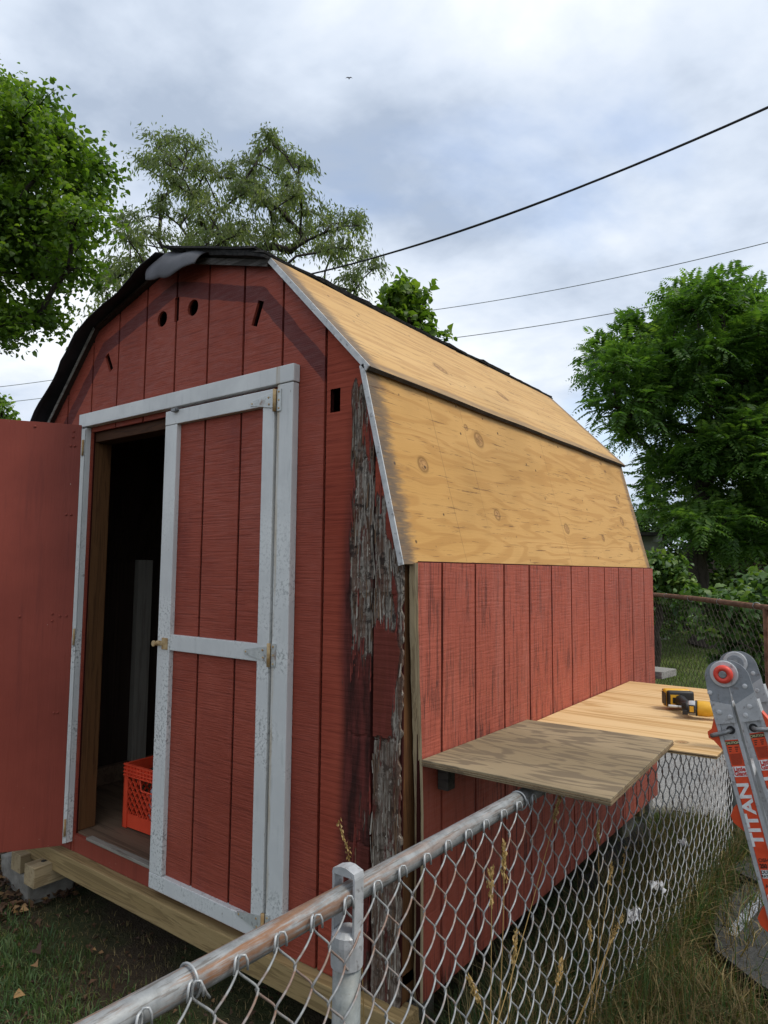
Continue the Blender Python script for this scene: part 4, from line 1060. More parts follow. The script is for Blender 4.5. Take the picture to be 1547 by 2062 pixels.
# ------------------------------------------------------------------ impact driver
drv = thing('impact_driver', 'yellow and black cordless impact driver lying on fresh plywood', 'power tool', (0.40, 1.27, -0.54))
ZT = -0.5395
Md = Matrix.Translation((0.478, 1.205, ZT+0.0305)) @ Matrix.Rotation(math.radians(12), 4, 'Z') @ Matrix.Scale(0.88, 4)
# head: axis along local x, nose towards -x
def lx(bm, prof, n=20, Mx=Md): lathe(bm, prof, n, Mx @ Matrix.Rotation(math.radians(-90), 4, 'Y'))
bm = bmesh.new(); lx(bm, [(0.010, 0.062), (0.016, 0.060), (0.019, 0.050), (0.024, 0.046), (0.027, 0.036)]); put('nose', bm_mesh('nose', bm, True), 'black', drv)
bm = bmesh.new(); lx(bm, [(0.0272, 0.0355), (0.0305, 0.030), (0.0312, 0.008), (0.030, 0.0)]); put('gear_case', bm_mesh('gear_case', bm, True), 'alu', drv)
bm = bmesh.new(); lx(bm, [(0.031, -0.0005), (0.033, -0.006), (0.033, -0.035), (0.031, -0.05), (0.029, -0.062)]); put('motor_housing', bm_mesh('motor_housing', bm, True), 'yellow', drv)
bm = bmesh.new(); lx(bm, [(0.0295, -0.0625), (0.030, -0.075), (0.024, -0.088), (0.012, -0.092)]); put('end_cap', bm_mesh('end_cap', bm, True), 'black', drv)
bm = bmesh.new(); lx(bm, [(0.0045, 0.115), (0.0058, 0.112), (0.0058, 0.085), (0.0048, 0.084), (0.0048, 0.0625)], 8); put('bit', bm_mesh('bit', bm), 'alu_l', drv)
bm = bmesh.new(); bm_box(bm, -0.034, -0.008, -0.034, -0.0325, -0.017, 0.017, 0.001, Md); put('badge', bm_mesh('badge', bm), 'black', drv)
bm = bmesh.new(); bm_box(bm, -0.029, -0.013, -0.0352, -0.0342, -0.012, 0.012, 0.0, Md); put('badge_print', bm_mesh('badge_print', bm), 'yellow', drv)
bm = bmesh.new(); lx(bm, [(0.0315, 0.0065), (0.0332, 0.0055), (0.0332, 0.001), (0.0315, 0.0)]); put('bumper_ring', bm_mesh('bumper_ring', bm), 'black', drv)
bm = bmesh.new()
for k in range(4): bm_box(bm, -0.060+k*0.005, -0.0575+k*0.005, -0.0335, -0.022, 0.008, 0.0235, 0.0, Md)
put('vent_slots', bm_mesh('vent_slots', bm), 'black', drv)
bm = bmesh.new(); bm_box(bm, -0.058, -0.036, -0.0338, -0.020, -0.026, -0.006, 0.002, Md); put('rubber_grip', bm_mesh('rubber_grip', bm), 'black', drv)
# handle lies flat on the board and runs back to the battery
hp = [Md @ Vector((-0.02, 0.02, -0.004)), Md @ Vector((-0.035, 0.06, -0.004)), Md @ Vector((-0.055, 0.10, 0.0)), Md @ Vector((-0.07, 0.135, 0.002))]
put('handle', tube('handle', [tuple(q) for q in hp], [0.023, 0.0185, 0.0185, 0.024], 14), 'black', drv)
Mt = Md @ Matrix.Translation((-0.075, 0.165, 0.003)) @ Matrix.Rotation(math.radians(18), 4, 'Z')
bm = bmesh.new(); bm_box(bm, -0.055, 0.06, -0.020, 0.014, -0.036, 0.040, 0.009, Mt); put('battery_foot', bm_mesh('battery_foot', bm, True), 'black', drv)
bm = bmesh.new(); bm_box(bm, -0.062, 0.056, 0.015, 0.055, -0.0365, 0.043, 0.010, Mt); bt = put('battery', bm_mesh('battery', bm, True), 'yellow', drv)
bm = bmesh.new(); bm_box(bm, -0.0645, -0.0625, 0.020, 0.050, -0.024, 0.030, 0.0, Mt); bm_box(bm, -0.066, -0.0628, -0.012, 0.010, -0.026, 0.030, 0.001, Mt); put('battery_vent', bm_mesh('battery_vent', bm), 'black', bt)
bm = bmesh.new()
for k in range(5): bm_box(bm, -0.06, 0.05, 0.0555, 0.062, -0.03+k*0.015, -0.022+k*0.015, 0.002, Mt)
put('battery_ribs', bm_mesh('battery_ribs', bm), 'black', bt)
bm = bmesh.new(); bm_box(bm, -0.045, -0.005, -0.0228, -0.0205, -0.026, 0.024, 0.0, Mt); put('belt_clip', bm_mesh('belt_clip', bm), 'yellow', drv)
bm = bmesh.new(); bm_box(bm, -0.036, -0.014, -0.0245, -0.023, -0.014, 0.012, 0.0, Mt); put('clip_window', bm_mesh('clip_window', bm), 'black', drv)
# ------------------------------------------------------------------ ladder
lad = thing('folding_ladder', 'closed aluminium folding ladder with orange decals leaning by the fence', 'ladder', (0.98, 0.62, GZ))
RA = Vector((-0.040, 0.375, -0.012))                     # from the near side to the far side
K0 = Vector((0.727, 0.430, -0.268))
AL, AR = math.radians(12.9), math.radians(15.3)
def lframe(ang, far):
    d = Vector((math.sin(ang), 0, -math.cos(ang))); p = Vector((math.cos(ang), 0, math.sin(ang)))
    o = K0+(RA if far else Vector((0, 0, 0)))
    # local x = across the rail, y = towards the camera side (-y of the yard), z = down the rail
    m = Matrix.Identity(4)
    for i in range(3): m[i][0], m[i][1], m[i][2], m[i][3] = p[i], (0, -1, 0)[i], d[i], o[i]
    return m
LEN_L = (0.268-(-GZ)) ; LEN = (K0.z-GZ)/math.cos(AL)-0.005; LENR = (K0.z-GZ)/math.cos(AR)-0.005
def lrail(Mr, a, b, z0, z1, name='rail'):
    """C-shaped extrusion: web plus two lips that stand proud"""
    bm = bmesh.new()
    bm_box(bm, a+0.0105, b-0.0105, -0.010, 0.0, z0, z1, 0, Mr)
    bm_box(bm, a, a+0.010, -0.030, 0.004, z0, z1, 0.0012, Mr); bm_box(bm, b-0.010, b, -0.030, 0.004, z0, z1, 0.0012, Mr)
    return bm_mesh(name, bm)
rails = {}
for far in (False, True):
    ML, MR = lframe(AL, far), lframe(AR, far)
    r1 = put('rail', lrail(ML, -0.054, 0.000, 0.076, LEN), 'alu', lad)
    r2 = put('rail', lrail(MR, 0.004, 0.059, 0.080, LENR), 'alu', lad)
    rails[far] = (r1, r2)
    # hinge: two leaves, a round cover plate and the release knob
    def arc(cx, cz, r, a0, a1, n=12): return [(cx+r*math.cos(math.radians(a0+(a1-a0)*i/n)), cz+r*math.sin(math.radians(a0+(a1-a0)*i/n))) for i in range(n+1)]
    fm = lambda Mx: (lambda a, b, d: Mx @ Vector((a, d, b)))
    lf = [(-0.050, 0.118), (-0.052, 0.035)]+arc(-0.006, 0.008, 0.043, 180, 285, 10)+[(0.010, -0.026), (0.004, 0.040), (-0.003, 0.118)]
    hg = put('hinge', plate('hinge', lf, [], fm(ML), 0.0045, 0.008), 'alu_d', lad)
    rf = [(0.006, 0.118), (0.004, 0.045), (0.004, -0.036)]+arc(0.004, 0.020, 0.056, 270, 355, 10)+[(0.060, 0.06), (0.057, 0.118)]
    put('hinge_leaf', plate('hinge_leaf', rf, [], fm(MR), 0.0085, 0.012), 'alu_d', hg)
    put('bracket', plate('bracket', [(-0.0525, 0.066), (-0.003, 0.082), (-0.003, 0.128), (-0.0525, 0.128)], [], fm(ML), 0.0085, 0.0105), 'alu', hg)
    put('bracket', plate('bracket', [(0.0055, 0.082), (0.0585, 0.058), (0.0585, 0.128), (0.0055, 0.128)], [], fm(MR), 0.0125, 0.0145), 'alu', hg)
    Mk = Matrix.Translation(K0+(RA if far else Vector((0, 0, 0)))+Vector((0.002, 0, 0.0))) @ Matrix.Rotation(math.radians(90), 4, 'X')
    bm = bmesh.new(); lathe(bm, [(0.035, 0.0125), (0.035, 0.016), (0.033, 0.017)], 36, Mk); put('cover_plate', bm_mesh('cover_plate', bm), 'alu_l', hg)
    bm = bmesh.new(); lathe(bm, [(0.019, 0.0172), (0.0235, 0.021 if not far else 0.0174), (0.0245, 0.026 if not far else 0.0176), (0.023, 0.032 if not far else 0.0178), (0.018, 0.035 if not far else 0.018), (0.0115, 0.0345 if not far else 0.0179), (0.0105, 0.031 if not far else 0.0178)], 28, Mk); kb = put('release_knob', bm_mesh('release_knob', bm, True), 'alu_d' if far else 'knob', hg)
    bm = bmesh.new(); lathe(bm, [(0.0098, 0.0300 if not far else 0.017), (0.0098, 0.0335 if not far else 0.0185), (0.008, 0.0345 if not far else 0.019)], 16, Mk); put('knob_pin', bm_mesh('knob_pin', bm), 'steel', hg)
    bm = bmesh.new()
    for (Mx, a, b, h) in ((ML, -0.036, 0.098, 0.0105), (ML, -0.012, 0.112, 0.0105), (MR, 0.038, 0.092, 0.0145), (MR, 0.022, 0.112, 0.0145), (ML, -0.047, 0.045, 0.008), (MR, 0.042, 0.040, 0.012)):
        lathe(bm, [(0.0065, h), (0.006, h+0.0025), (0.003, h+0.0032)], 12, Mx @ Matrix(((1, 0, 0, a), (0, 0, 1, 0), (0, 1, 0, b), (0, 0, 0, 1))))
    put('rivets', bm_mesh('rivets', bm), 'alu_l', hg)
# rungs
for ang, a, b, ln in ((AL, -0.044, -0.010, LEN), (AR, 0.014, 0.048, LENR)):
    m0 = lframe(ang, False); k = 0.30
    while k < ln:
        c0 = m0 @ Vector(((a+b)/2, -0.012, k)); put('rung', tube('rung', [tuple(c0), tuple(c0+RA*0.93)], 0.0135, 10), 'alu', lad); k += 0.29
# locks: orange housings with steel J-pins
ML, MR = lframe(AL, False), lframe(AR, False)
def lock(Mx, side, zc, name='lock'):
    s_ = side
    e = -0.0545 if side < 0 else 0.0595
    bm = bmesh.new()
    ol = [(e, zc-0.040), (e+s_*0.014, zc-0.010), (e+s_*0.026, zc-0.004), (e+s_*0.027, zc+0.012), (e+s_*0.016, zc+0.020), (e, zc+0.046)]
    bm_plate(bm, ol, [], lambda a, b, d: Mx @ Vector((a, d, b)), -0.024, 0.003)
    o = put(name, bm_mesh(name, bm), 'orange', lad)
    c = -0.022 if side < 0 else 0.028
    pts = [Mx @ Vector(q) for q in ((e+s_*0.016, 0.010, zc+0.006), (e+s_*0.006, 0.018, zc+0.003), (c+s_*0.014, 0.019, zc+0.0), (c+s_*0.004, 0.013, zc-0.002), (c, 0.002, zc-0.003))]
    put('lock_pin', tube('lock_pin', [tuple(q) for q in pts], 0.0058, 8), 'steel', o)
    bm = bmesh.new(); lathe(bm, [(0.011, 0.0003), (0.011, 0.0010)], 16, Mx @ Matrix(((1, 0, 0, c), (0, 0, 1, 0), (0, 1, 0, zc-0.003), (0, 0, 0, 1)))); put('pin_hole', bm_mesh('pin_hole', bm), 'black', o)
lock(ML, -1, 0.150); lock(MR, 1, 0.150)
def lock2(Mx, zc):
    bm = bmesh.new()
    bm_plate(bm, [(-0.0545, zc-0.040), (-0.068, zc-0.030), (-0.080, zc-0.012), (-0.077, zc+0.006), (-0.0545, zc+0.030)], [], lambda a, b, d: Mx @ Vector((a, d, b)), -0.026, -0.004)
    put('lock', bm_mesh('lock', bm), 'orange', lad)
lock2(ML, 0.375); lock2(ML, 0.625)
# decals and their print; print runs on the web of the near rails
def dplate(Mx, a0, a1, z0, z1, mat, parent, y=0.0006, name='decal'):
    return put(name, plate(name, [(a0, z0), (a1, z0), (a1, z1), (a0, z1)], [], lambda a, b, d: Mx @ Vector((a, d, b)), y-0.0004, y), mat, parent)
def tmat(Mx, a, z, y=0.0012, rot=False):
    """text frame on the rail: upright, or reading upwards along the rail"""
    m = Matrix.Identity(4); px_, out_, dn = Mx.col[0].xyz, Mx.col[1].xyz, Mx.col[2].xyz
    X, Y = (px_, -dn) if not rot else (-dn, -px_)
    o = Mx @ Vector((a, y, z)); Z = X.cross(Y)
    for i in range(3): m[i][0], m[i][1], m[i][2], m[i][3] = X[i], Y[i], Z[i], o[i]
    return m
def words(body, size, Mx, a, z, mat, parent, rot=False, y=0.0012, sx=1.0, bold=0.0, name='lettering', align='CENTER', shear=0.0):
    return put(name, text_mesh(name, body, size, tmat(Mx, a, z, y, rot), 0.0002, align, shear, sx, bold), mat, parent)
for (Mx, c, rl, z0) in ((ML, -0.0265, rails[False][0], 0.172), (MR, 0.0315, rails[False][1], 0.160)):
    w = 0.0168
    dc = dplate(Mx, c-w, c+w, z0, z0+0.410, 'decal', rl)
    dplate(Mx, c-w+0.001, c+w-0.001, z0+0.003, z0+0.0125, 'black_print', dc, 0.0011, 'caution_bar')
    words('CAUTION', 0.0085, Mx, c, z0+0.0078, 'yellow_print', dc, y=0.0016, sx=0.95, bold=0.0002)
    bm = bmesh.new()                                      # pictograms and rows of small print
    for q in (-0.008, 0.008):
        for k in range(3): bm_plate(bm, [(c+q-0.005, z0+0.018+k*0.005), (c+q+0.004-0.002*k, z0+0.018+k*0.005), (c+q+0.004-0.002*k, z0+0.0205+k*0.005), (c+q-0.005, z0+0.0205+k*0.005)], [], lambda a, b, d: Mx @ Vector((a, d, b)), 0.0008, 0.0011)
    for k in range(11):
        e = random.uniform(0.75, 1.0)
        bm_plate(bm, [(c-w*0.85, z0+0.036+k*0.0026), (c+w*0.85*e, z0+0.036+k*0.0026), (c+w*0.85*e, z0+0.0370+k*0.0026), (c-w*0.85, z0+0.0370+k*0.0026)], [], lambda a, b, d: Mx @ Vector((a, d, b)), 0.0008, 0.0011)
    put('small_print', bm_mesh('small_print', bm), 'dark_print', dc)
    dplate(Mx, c-w, c+w, z0+0.068, z0+0.094, 'white_print', dc, 0.0011, 'name_panel')
    words('Little', 0.0150, Mx, c, z0+0.0755, 'red_print', dc, y=0.0016, sx=0.92, bold=0.0005)
    words('Giant', 0.0150, Mx, c, z0+0.0865, 'red_print', dc, y=0.0016, sx=0.92, bold=0.0005)
    words('TITAN', 0.0400, Mx, c-0.001, z0+0.187, 'white_print', dc, True, 0.0014, 1.36, 0.0012)
    words('OSHA', 0.0125, Mx, c-0.0135, z0+0.300, 'dark_print', dc, y=0.0013, align='LEFT', bold=0.0002)
    words('250 lbs', 0.0140, Mx, c-0.0135, z0+0.314, 'dark_print', dc, y=0.0013, align='LEFT', bold=0.0008, sx=0.8)
    dplate(Mx, c-0.0145, c+w-0.001, z0+0.323, z0+0.343, 'white_print', dc, 0.0011, 'rating_panel')
    words('DUTY', 0.0110, Mx, c, z0+0.3285, 'black_print', dc, y=0.0016, bold=0.0003)
    words('RATING', 0.0085, Mx, c, z0+0.3380, 'black_print', dc, y=0.0016, bold=0.0003)
    words('ANSI', 0.0125, Mx, c-0.0135, z0+0.362, 'dark_print', dc, y=0.0013, align='LEFT', bold=0.0002)
    dplate(Mx, c-0.0145, c+w-0.001, z0+0.382, z0+0.402, 'white_print', dc, 0.0011, 'blank_panel')
    dplate(Mx, c-w, c+w, z0+0.4105, z0+0.45, 'white_print', rl, 0.0006, 'white_decal')

# ------------------------------------------------------------------ near chain-link fence
FX = lambda y: 0.278+0.022*(y+1.0)                        # rail line
RZ = -0.590
fen = thing('chain_link_fence', 'weathered galvanised chain-link fence with pipe rail beside the shed', 'fence', (0.30, -0.2, GZ))
def smooth_path(P, n):
    P = np.array(P, float); d = np.concatenate([[0], np.cumsum(np.linalg.norm(np.diff(P, axis=0), axis=1))])
    t = np.linspace(0, d[-1], n); Q = np.stack([np.interp(t, d, P[:, i]) for i in range(P.shape[1])], 1)
    for _ in range(int(n/14)): Q[1:-1] = (Q[:-2]+2*Q[1:-1]+Q[2:])/4
    return Q
rp = [(FX(y), y, RZ+0.003*math.sin(y*2)-0.010*sm(0.3, 0.9, y)) for y in np.linspace(-1.5, 2.42, 40)]
put('top_rail', tube('top_rail', rp, 0.0208, 18), 'galv_rail', fen)
# post with loop cap
py_ = -0.615; pxx = FX(py_)
pst = put('post', tube('post', [(pxx, py_, GZ-0.05), (pxx, py_, -0.665)], 0.0262, 18), 'galv_post', fen)
bm = bmesh.new()
lathe(bm, [(0.0295, -0.715), (0.0300, -0.675), (0.0285, -0.660), (0.020, -0.652)], 18, Matrix.Translation((pxx, py_, 0)))
for sx in (-1, 1): bm_box(bm, pxx+sx*0.0245-0.0028, pxx+sx*0.0245+0.0028, py_-0.013, py_+0.013, -0.69, -0.5575, 0.0015)
ol = [(-0.0272, -0.5570), (0.0272, -0.5570), (0.0250, -0.5480), (0.006, -0.5420), (-0.006, -0.5420), (-0.0250, -0.5480)]
bm_plate(bm, ol, [], lambda a, b, d: Vector((pxx+a, py_+d, b)), -0.0135, 0.0135)
put('loop_cap', bm_mesh('loop_cap', bm), 'alu', pst)
# woven wire: every strand a flattened spiral, hooked into its neighbours
SW, SH, WR = 0.0405, 0.0475, 0.0021
def strand(phase, nd, r=WR, hook=True, per=7, sides=6, sw=SW, sh=SH):
    pts = []
    for i in range(nd*per+1):
        q = i/per; c = math.cos(math.pi*q+phase); tri = math.asin(0.955*c)/math.asin(0.955)
        pts.append((0.0052*math.sin(math.pi*q+phase), sw*(0.5+0.53*tri), -q*sh))
    if hook:
        e = pts[0]; sg = 1 if phase == 0 else -1
        pre = [(e[0]+0.008, e[1]-sg*0.014, e[2]-0.004), (e[0]+0.008, e[1]-sg*0.013, e[2]+0.010), (e[0]+0.006, e[1]-sg*0.010, e[2]+0.018), (e[0]+0.003, e[1]-sg*0.004, e[2]+0.019), (e[0]+0.001, e[1]-sg*0.0005, e[2]+0.012)]
        pts = pre+pts
    return tube('wire', pts, r, sides)
ND = 18
sA, sB = strand(0.0, ND), strand(math.pi, ND)
path = smooth_path([(FX(-1.5)+0.024, -1.5), (FX(0.5)+0.024, 0.5), (FX(1.4)+0.030, 1.4), (FX(2.0)+0.028, 2.0), (FX(2.42)+0.010, 2.42)], 420)
dd = np.concatenate([[0], np.cumsum(np.linalg.norm(np.diff(path, axis=0), axis=1))])
ns = int(dd[-1]/SW)
for k in range(ns):
    t = k*SW; x = np.interp(t, dd, path[:, 0]); y = np.interp(t, dd, path[:, 1])
    x2 = np.interp(t+SW, dd, path[:, 0]); y2 = np.interp(t+SW, dd, path[:, 1])
    a = math.atan2(-(x2-x), (y2-y))
    put('wire', sA if k % 2 == 0 else sB, 'galv_wire', fen, None, (x+random.uniform(-.0015, .0015), y, RZ-0.006+random.uniform(-.002, .002)-0.012*sm(0.5, 1.5, y)), a)
# tie wires round the rail
for y in (-0.965, 0.045, -1.35):
    c = np.array([FX(y), y, RZ]); pts = []
    for i in range(22):
        q = 2*math.pi*i/20; pts.append(c+np.array([0.0232*math.cos(q)+0.004, 0.004*i/20, 0.0232*math.sin(q)]))
    pts += [c+np.array([0.03, 0.012, -0.012]), c+np.array([0.028, 0.02, -0.022])]
    put('tie_wire', tube('tie_wire', pts, 0.0021, 7), 'galv_wire', fen)
# end post with its short brace
ep = thing('fence_end_post', 'grey weathered end post with short crossbar behind the ladder', 'post', (0.345, 2.45, GZ))
put('post_body', tube('post_body', [(0.350, 2.45, GZ-0.05), (0.365, 2.45, -0.575)], [0.028, 0.030], 14), 'galv_post', ep)
put('crossbar', tube('crossbar', [(0.362, 2.45, -1.02), (0.62, 2.40, -1.06)], 0.018, 10), 'galv_post', ep)

# ------------------------------------------------------------------ back fence with rusty rail
bf = thing('rusty_fence', 'rusty chain-link fence with brown top rail across the back lawn', 'fence', (0.0, 4.6, GZ))
A = np.array([-2.6, 8.22]); B = np.array([1.9, 1.30]); A = np.array([-0.945, 5.682])+(np.array([-0.945, 5.682])-np.array([0.383, 3.636]))*1.6
B = np.array([0.383, 3.636])+(np.array([0.383, 3.636])-np.array([-0.945, 5.682]))*0.9
rz = -0.222
put('top_rail', tube('top_rail', [(A[0]+(B[0]-A[0])*t, A[1]+(B[1]-A[1])*t, rz+0.006*math.sin(t*14)) for t in np.linspace(0, 1, 20)], 0.021, 10), 'rust', bf)
dv = (B-A)/np.linalg.norm(B-A); LB = np.linalg.norm(B-A)
pp = on_plane(1518, 1222, 2, rz); tp = float((np.array([pp[0], pp[1]])-A)@dv)
for t in (tp-2.9, tp, ):
    q = A+dv*t; put('post', tube('post', [(q[0], q[1], GZ-0.05), (q[0], q[1], rz-0.01)], 0.026, 10), 'rust', bf)
SWB = 0.043
bA, bB = strand(0.0, 24, 0.0019, False, 4, 4, SWB, 0.05), strand(math.pi, 24, 0.0019, False, 4, 4, SWB, 0.05)
bang = math.atan2(-dv[0], dv[1])
k = 0
for k in range(int((LB-0.2)/SWB)):
    q = A+dv*(k*SWB)
    put('wire', bA if k % 2 == 0 else bB, 'rustwire', bf, None, (q[0]+0.02, q[1], rz-0.005), bang)
for t in np.arange(0.6, LB, 0.62):
    q = A+dv*t; put('tie_wire', tube('tie_wire', [(q[0]+0.024*math.cos(a), q[1], rz+0.024*math.sin(a)) for a in np.linspace(0, 6.28, 9)], 0.004, 6), 'galv_wire', bf)

# ------------------------------------------------------------------ roll-roofing offcuts, sheet, papers, stones
def sheet(poly, z, th, name, bumpy=0.006):
    bm = bmesh.new(); bm_plate(bm, poly, [], lambda a, b, d: Vector((a, b, d)), z, z+th)
    bmesh.ops.subdivide_edges(bm, edges=[e for e in bm.edges if e.calc_length() > 0.08], cuts=3)
    for v in bm.verts: v.co.z += bumpy*mnoise.noise(Vector((v.co.x*6, v.co.y*6, 1)))
    return bm_mesh(name, bm)
sl = thing('roofing_offcut', 'dark roll-roofing offcut with a worn white stripe on the ground', 'roofing offcut', (0.62, 1.7, GZ), 'dark roofing offcuts by the ladder')
put('sheet', sheet([(0.43, 1.60), (0.50, 1.28), (1.05, 1.05), (1.10, 1.75), (0.50, 2.08)], GZ+0.035, 0.010, 'sheet', 0.004), 'slab', sl)
put('stripe', sheet([(0.508, 1.44), (0.545, 1.425), (0.605, 1.985), (0.555, 2.00)], GZ+0.0485, 0.002, 'stripe', 0.004), 'stripe', sl)
o = put('roofing_offcut', sheet([(0.52, 1.22), (0.66, 1.10), (1.10, 0.86), (1.2, 1.02), (0.60, 1.34)], GZ+0.06, 0.012, 'roofing_offcut', 0.004), 'slab'); tag(o, 'dark roll-roofing offcut nearest the dry grass', 'roofing offcut', 'dark roofing offcuts by the ladder')
o = put('roofing_offcut', sheet([(0.40, 2.02), (0.62, 1.93), (1.0, 2.0), (0.95, 2.22), (0.46, 2.28)], GZ+0.06, 0.014, 'roofing_offcut', 0.01), 'slab'); tag(o, 'dark roll-roofing offcut farthest back beside green weeds', 'roofing offcut', 'dark roofing offcuts by the ladder')
# black plastic sheet draped against the shed foot
V = []; F = []; nu, nv = 34, 22
for j in range(nv+1):
    for i in range(nu+1):
        u = i/nu; v = j/nv; y = 0.85+1.35*u; x = 0.03+0.25*v
        h = 0.19*(1-v)**1.1*sm(0, 0.25, u)*sm(1.0, 0.8, u)
        V.append((x+0.02*mnoise.noise(Vector((u*6, v*4, 2))), y, GZ+0.03+h+0.025*mnoise.noise(Vector((u*8, v*7, 5)))))
for j in range(nv):
    for i in range(nu): F.append((j*(nu+1)+i, j*(nu+1)+i+1, (j+1)*(nu+1)+i+1, (j+1)*(nu+1)+i))
o = put('plastic_sheet', mesh('plastic_sheet', V, F, True), 'tarp'); tag(o, 'black plastic sheet heaped between the fence and the shed', 'plastic sheet')
def crumple(name, c, sx, sy, rz_, label, seed):
    V = []; F = []; n = 9
    for j in range(n+1):
        for i in range(n+1):
            u, v = i/n-0.5, j/n-0.5; z = 0.03*mnoise.noise(Vector((u*4+seed, v*4, seed)))+0.02*mnoise.noise(Vector((u*11, v*11, seed)))
            V.append((c[0]+sx*u*math.cos(rz_)-sy*v*math.sin(rz_)+0.01*mnoise.noise(Vector((u*5, v*5, seed+4))), c[1]+sx*u*math.sin(rz_)+sy*v*math.cos(rz_), c[2]+z+0.02))
    for j in range(n):
        for i in range(n): F.append((j*(n+1)+i, j*(n+1)+i+1, (j+1)*(n+1)+i+1, (j+1)*(n+1)+i))
    o = put(name, mesh(name, V, F, True), 'paper'); tag(o, label, 'paper', 'crumpled papers behind the fence')
q = on_plane(1275, 1855, 0, 0.288); crumple('crumpled_paper', (q[0], q[1], q[2]), 0.04, 0.11, 0.2, 'largest crumpled white paper on the black sheet behind the fence', 1.0)
q = on_plane(1322, 1795, 0, 0.288); crumple('crumpled_paper', (q[0], q[1], q[2]), 0.05, 0.08, 0.5, 'small crumpled white paper farther along behind the fence', 2.0)
q = on_plane(1375, 1706, 0, 0.288); crumple('crumpled_paper', (q[0], q[1], q[2]), 0.04, 0.035, 0.9, 'tiny white paper scrap at the end of the black sheet', 3.0)
def stone(c, r, seed, label):
    bm = bmesh.new(); bmesh.ops.create_icosphere(bm, subdivisions=3, radius=1.0)
    for v in bm.verts:
        k = 1+0.35*mnoise.noise(v.co*1.3+Vector((seed, 0, 0)))+0.1*mnoise.noise(v.co*4)
        v.co = Vector((c[0]+v.co.x*r*1.2*k, c[1]+v.co.y*r*k, c[2]+v.co.z*r*0.6*k))
    o = put('edging_stone', bm_mesh('edging_stone', bm), 'concrete'); tag(o, label, 'stone', 'stones edging the paved alley')
names = ['first', 'second', 'third', 'fourth', 'fifth', 'sixth', 'seventh', 'eighth', 'ninth']
for i in range(9):
    x = -0.18+0.105*i; stone((x+0.02*random.uniform(-1, 1), 2.66+0.12*x+0.03*random.uniform(-1, 1), GZ+0.05), random.uniform(0.032, 0.058), i*3.1, names[i]+' pale edging stone along the paving, counted from the shed')

# ------------------------------------------------------------------ foliage helpers
def leaf_arrays(cen, axis, nor, length, width, fold=0.25):
    n = len(cen); axis = axis/np.linalg.norm(axis, axis=1)[:, None]
    side = np.cross(axis, nor); side /= np.linalg.norm(side, axis=1)[:, None]+1e-9
    up = np.cross(side, axis); L = np.reshape(length*np.ones(n), (n, 1)); W = np.reshape(width*np.ones(n), (n, 1))
    b = cen-axis*L*0.5; tp = cen+axis*L*0.5-up*W*0.25
    m = cen-axis*L*0.08
    l = m+side*W*0.5+up*W*fold; r = m-side*W*0.5+up*W*fold
    V = np.stack([b, l, tp, r], 1).reshape(-1, 3)
    i = np.arange(n)[:, None]*4
    F = np.concatenate([i+np.array([[0, 1, 2]]), i+np.array([[0, 2, 3]])], 0)
    return V, F
def leaf_round(cen, axis, nor, length, width, fold=0.2):
    n = len(cen); axis = axis/np.linalg.norm(axis, axis=1)[:, None]
    side = np.cross(axis, nor); side /= np.linalg.norm(side, axis=1)[:, None]+1e-9
    up = np.cross(side, axis); L = np.reshape(length*np.ones(n), (n, 1)); W = np.reshape(width*np.ones(n), (n, 1)); P = []
    for (a, w, h) in ((-0.5, 0, 0), (-0.26, 0.46, 1), (0.14, 0.40, 1), (0.5, 0, -0.9), (0.14, -0.40, 1), (-0.26, -0.46, 1)):
        P.append(cen+axis*L*a+side*W*w+up*W*fold*h)
    V = np.stack(P, 1).reshape(-1, 3); i = np.arange(n)[:, None]*6
    F = np.concatenate([i+np.array([q]) for q in ([0, 1, 5], [1, 2, 4], [1, 4, 5], [2, 3, 4])], 0)
    return V, F
def rand_unit(n):
    v = rng.normal(size=(n, 3)); return v/np.linalg.norm(v, axis=1)[:, None]
def inside(poly, u, v):
    c = False; n = len(poly)
    for i in range(n):
        (x1, y1), (x2, y2) = poly[i], poly[(i+1) % n]
        if (y1 > v) != (y2 > v) and u < (x2-x1)*(v-y1)/(y2-y1)+x1: c = not c
    return c
def clumps_in(poly, depth, spread, n, mind):
    """places for leaf clumps: crown outline surveyed from the photograph, each at its own distance"""
    us = [p[0] for p in poly]; vs = [p[1] for p in poly]; got = []
    tries = 0
    while len(got) < n and tries < 20000:
        tries += 1
        u, v = random.uniform(min(us), max(us)), random.uniform(min(vs), max(vs))
        if not inside(poly, u, v): continue
        P = at(u, v, depth+random.uniform(-spread, spread))
        if all(np.linalg.norm(P-g) > mind for g in got): got.append(P)
    return np.array(got)
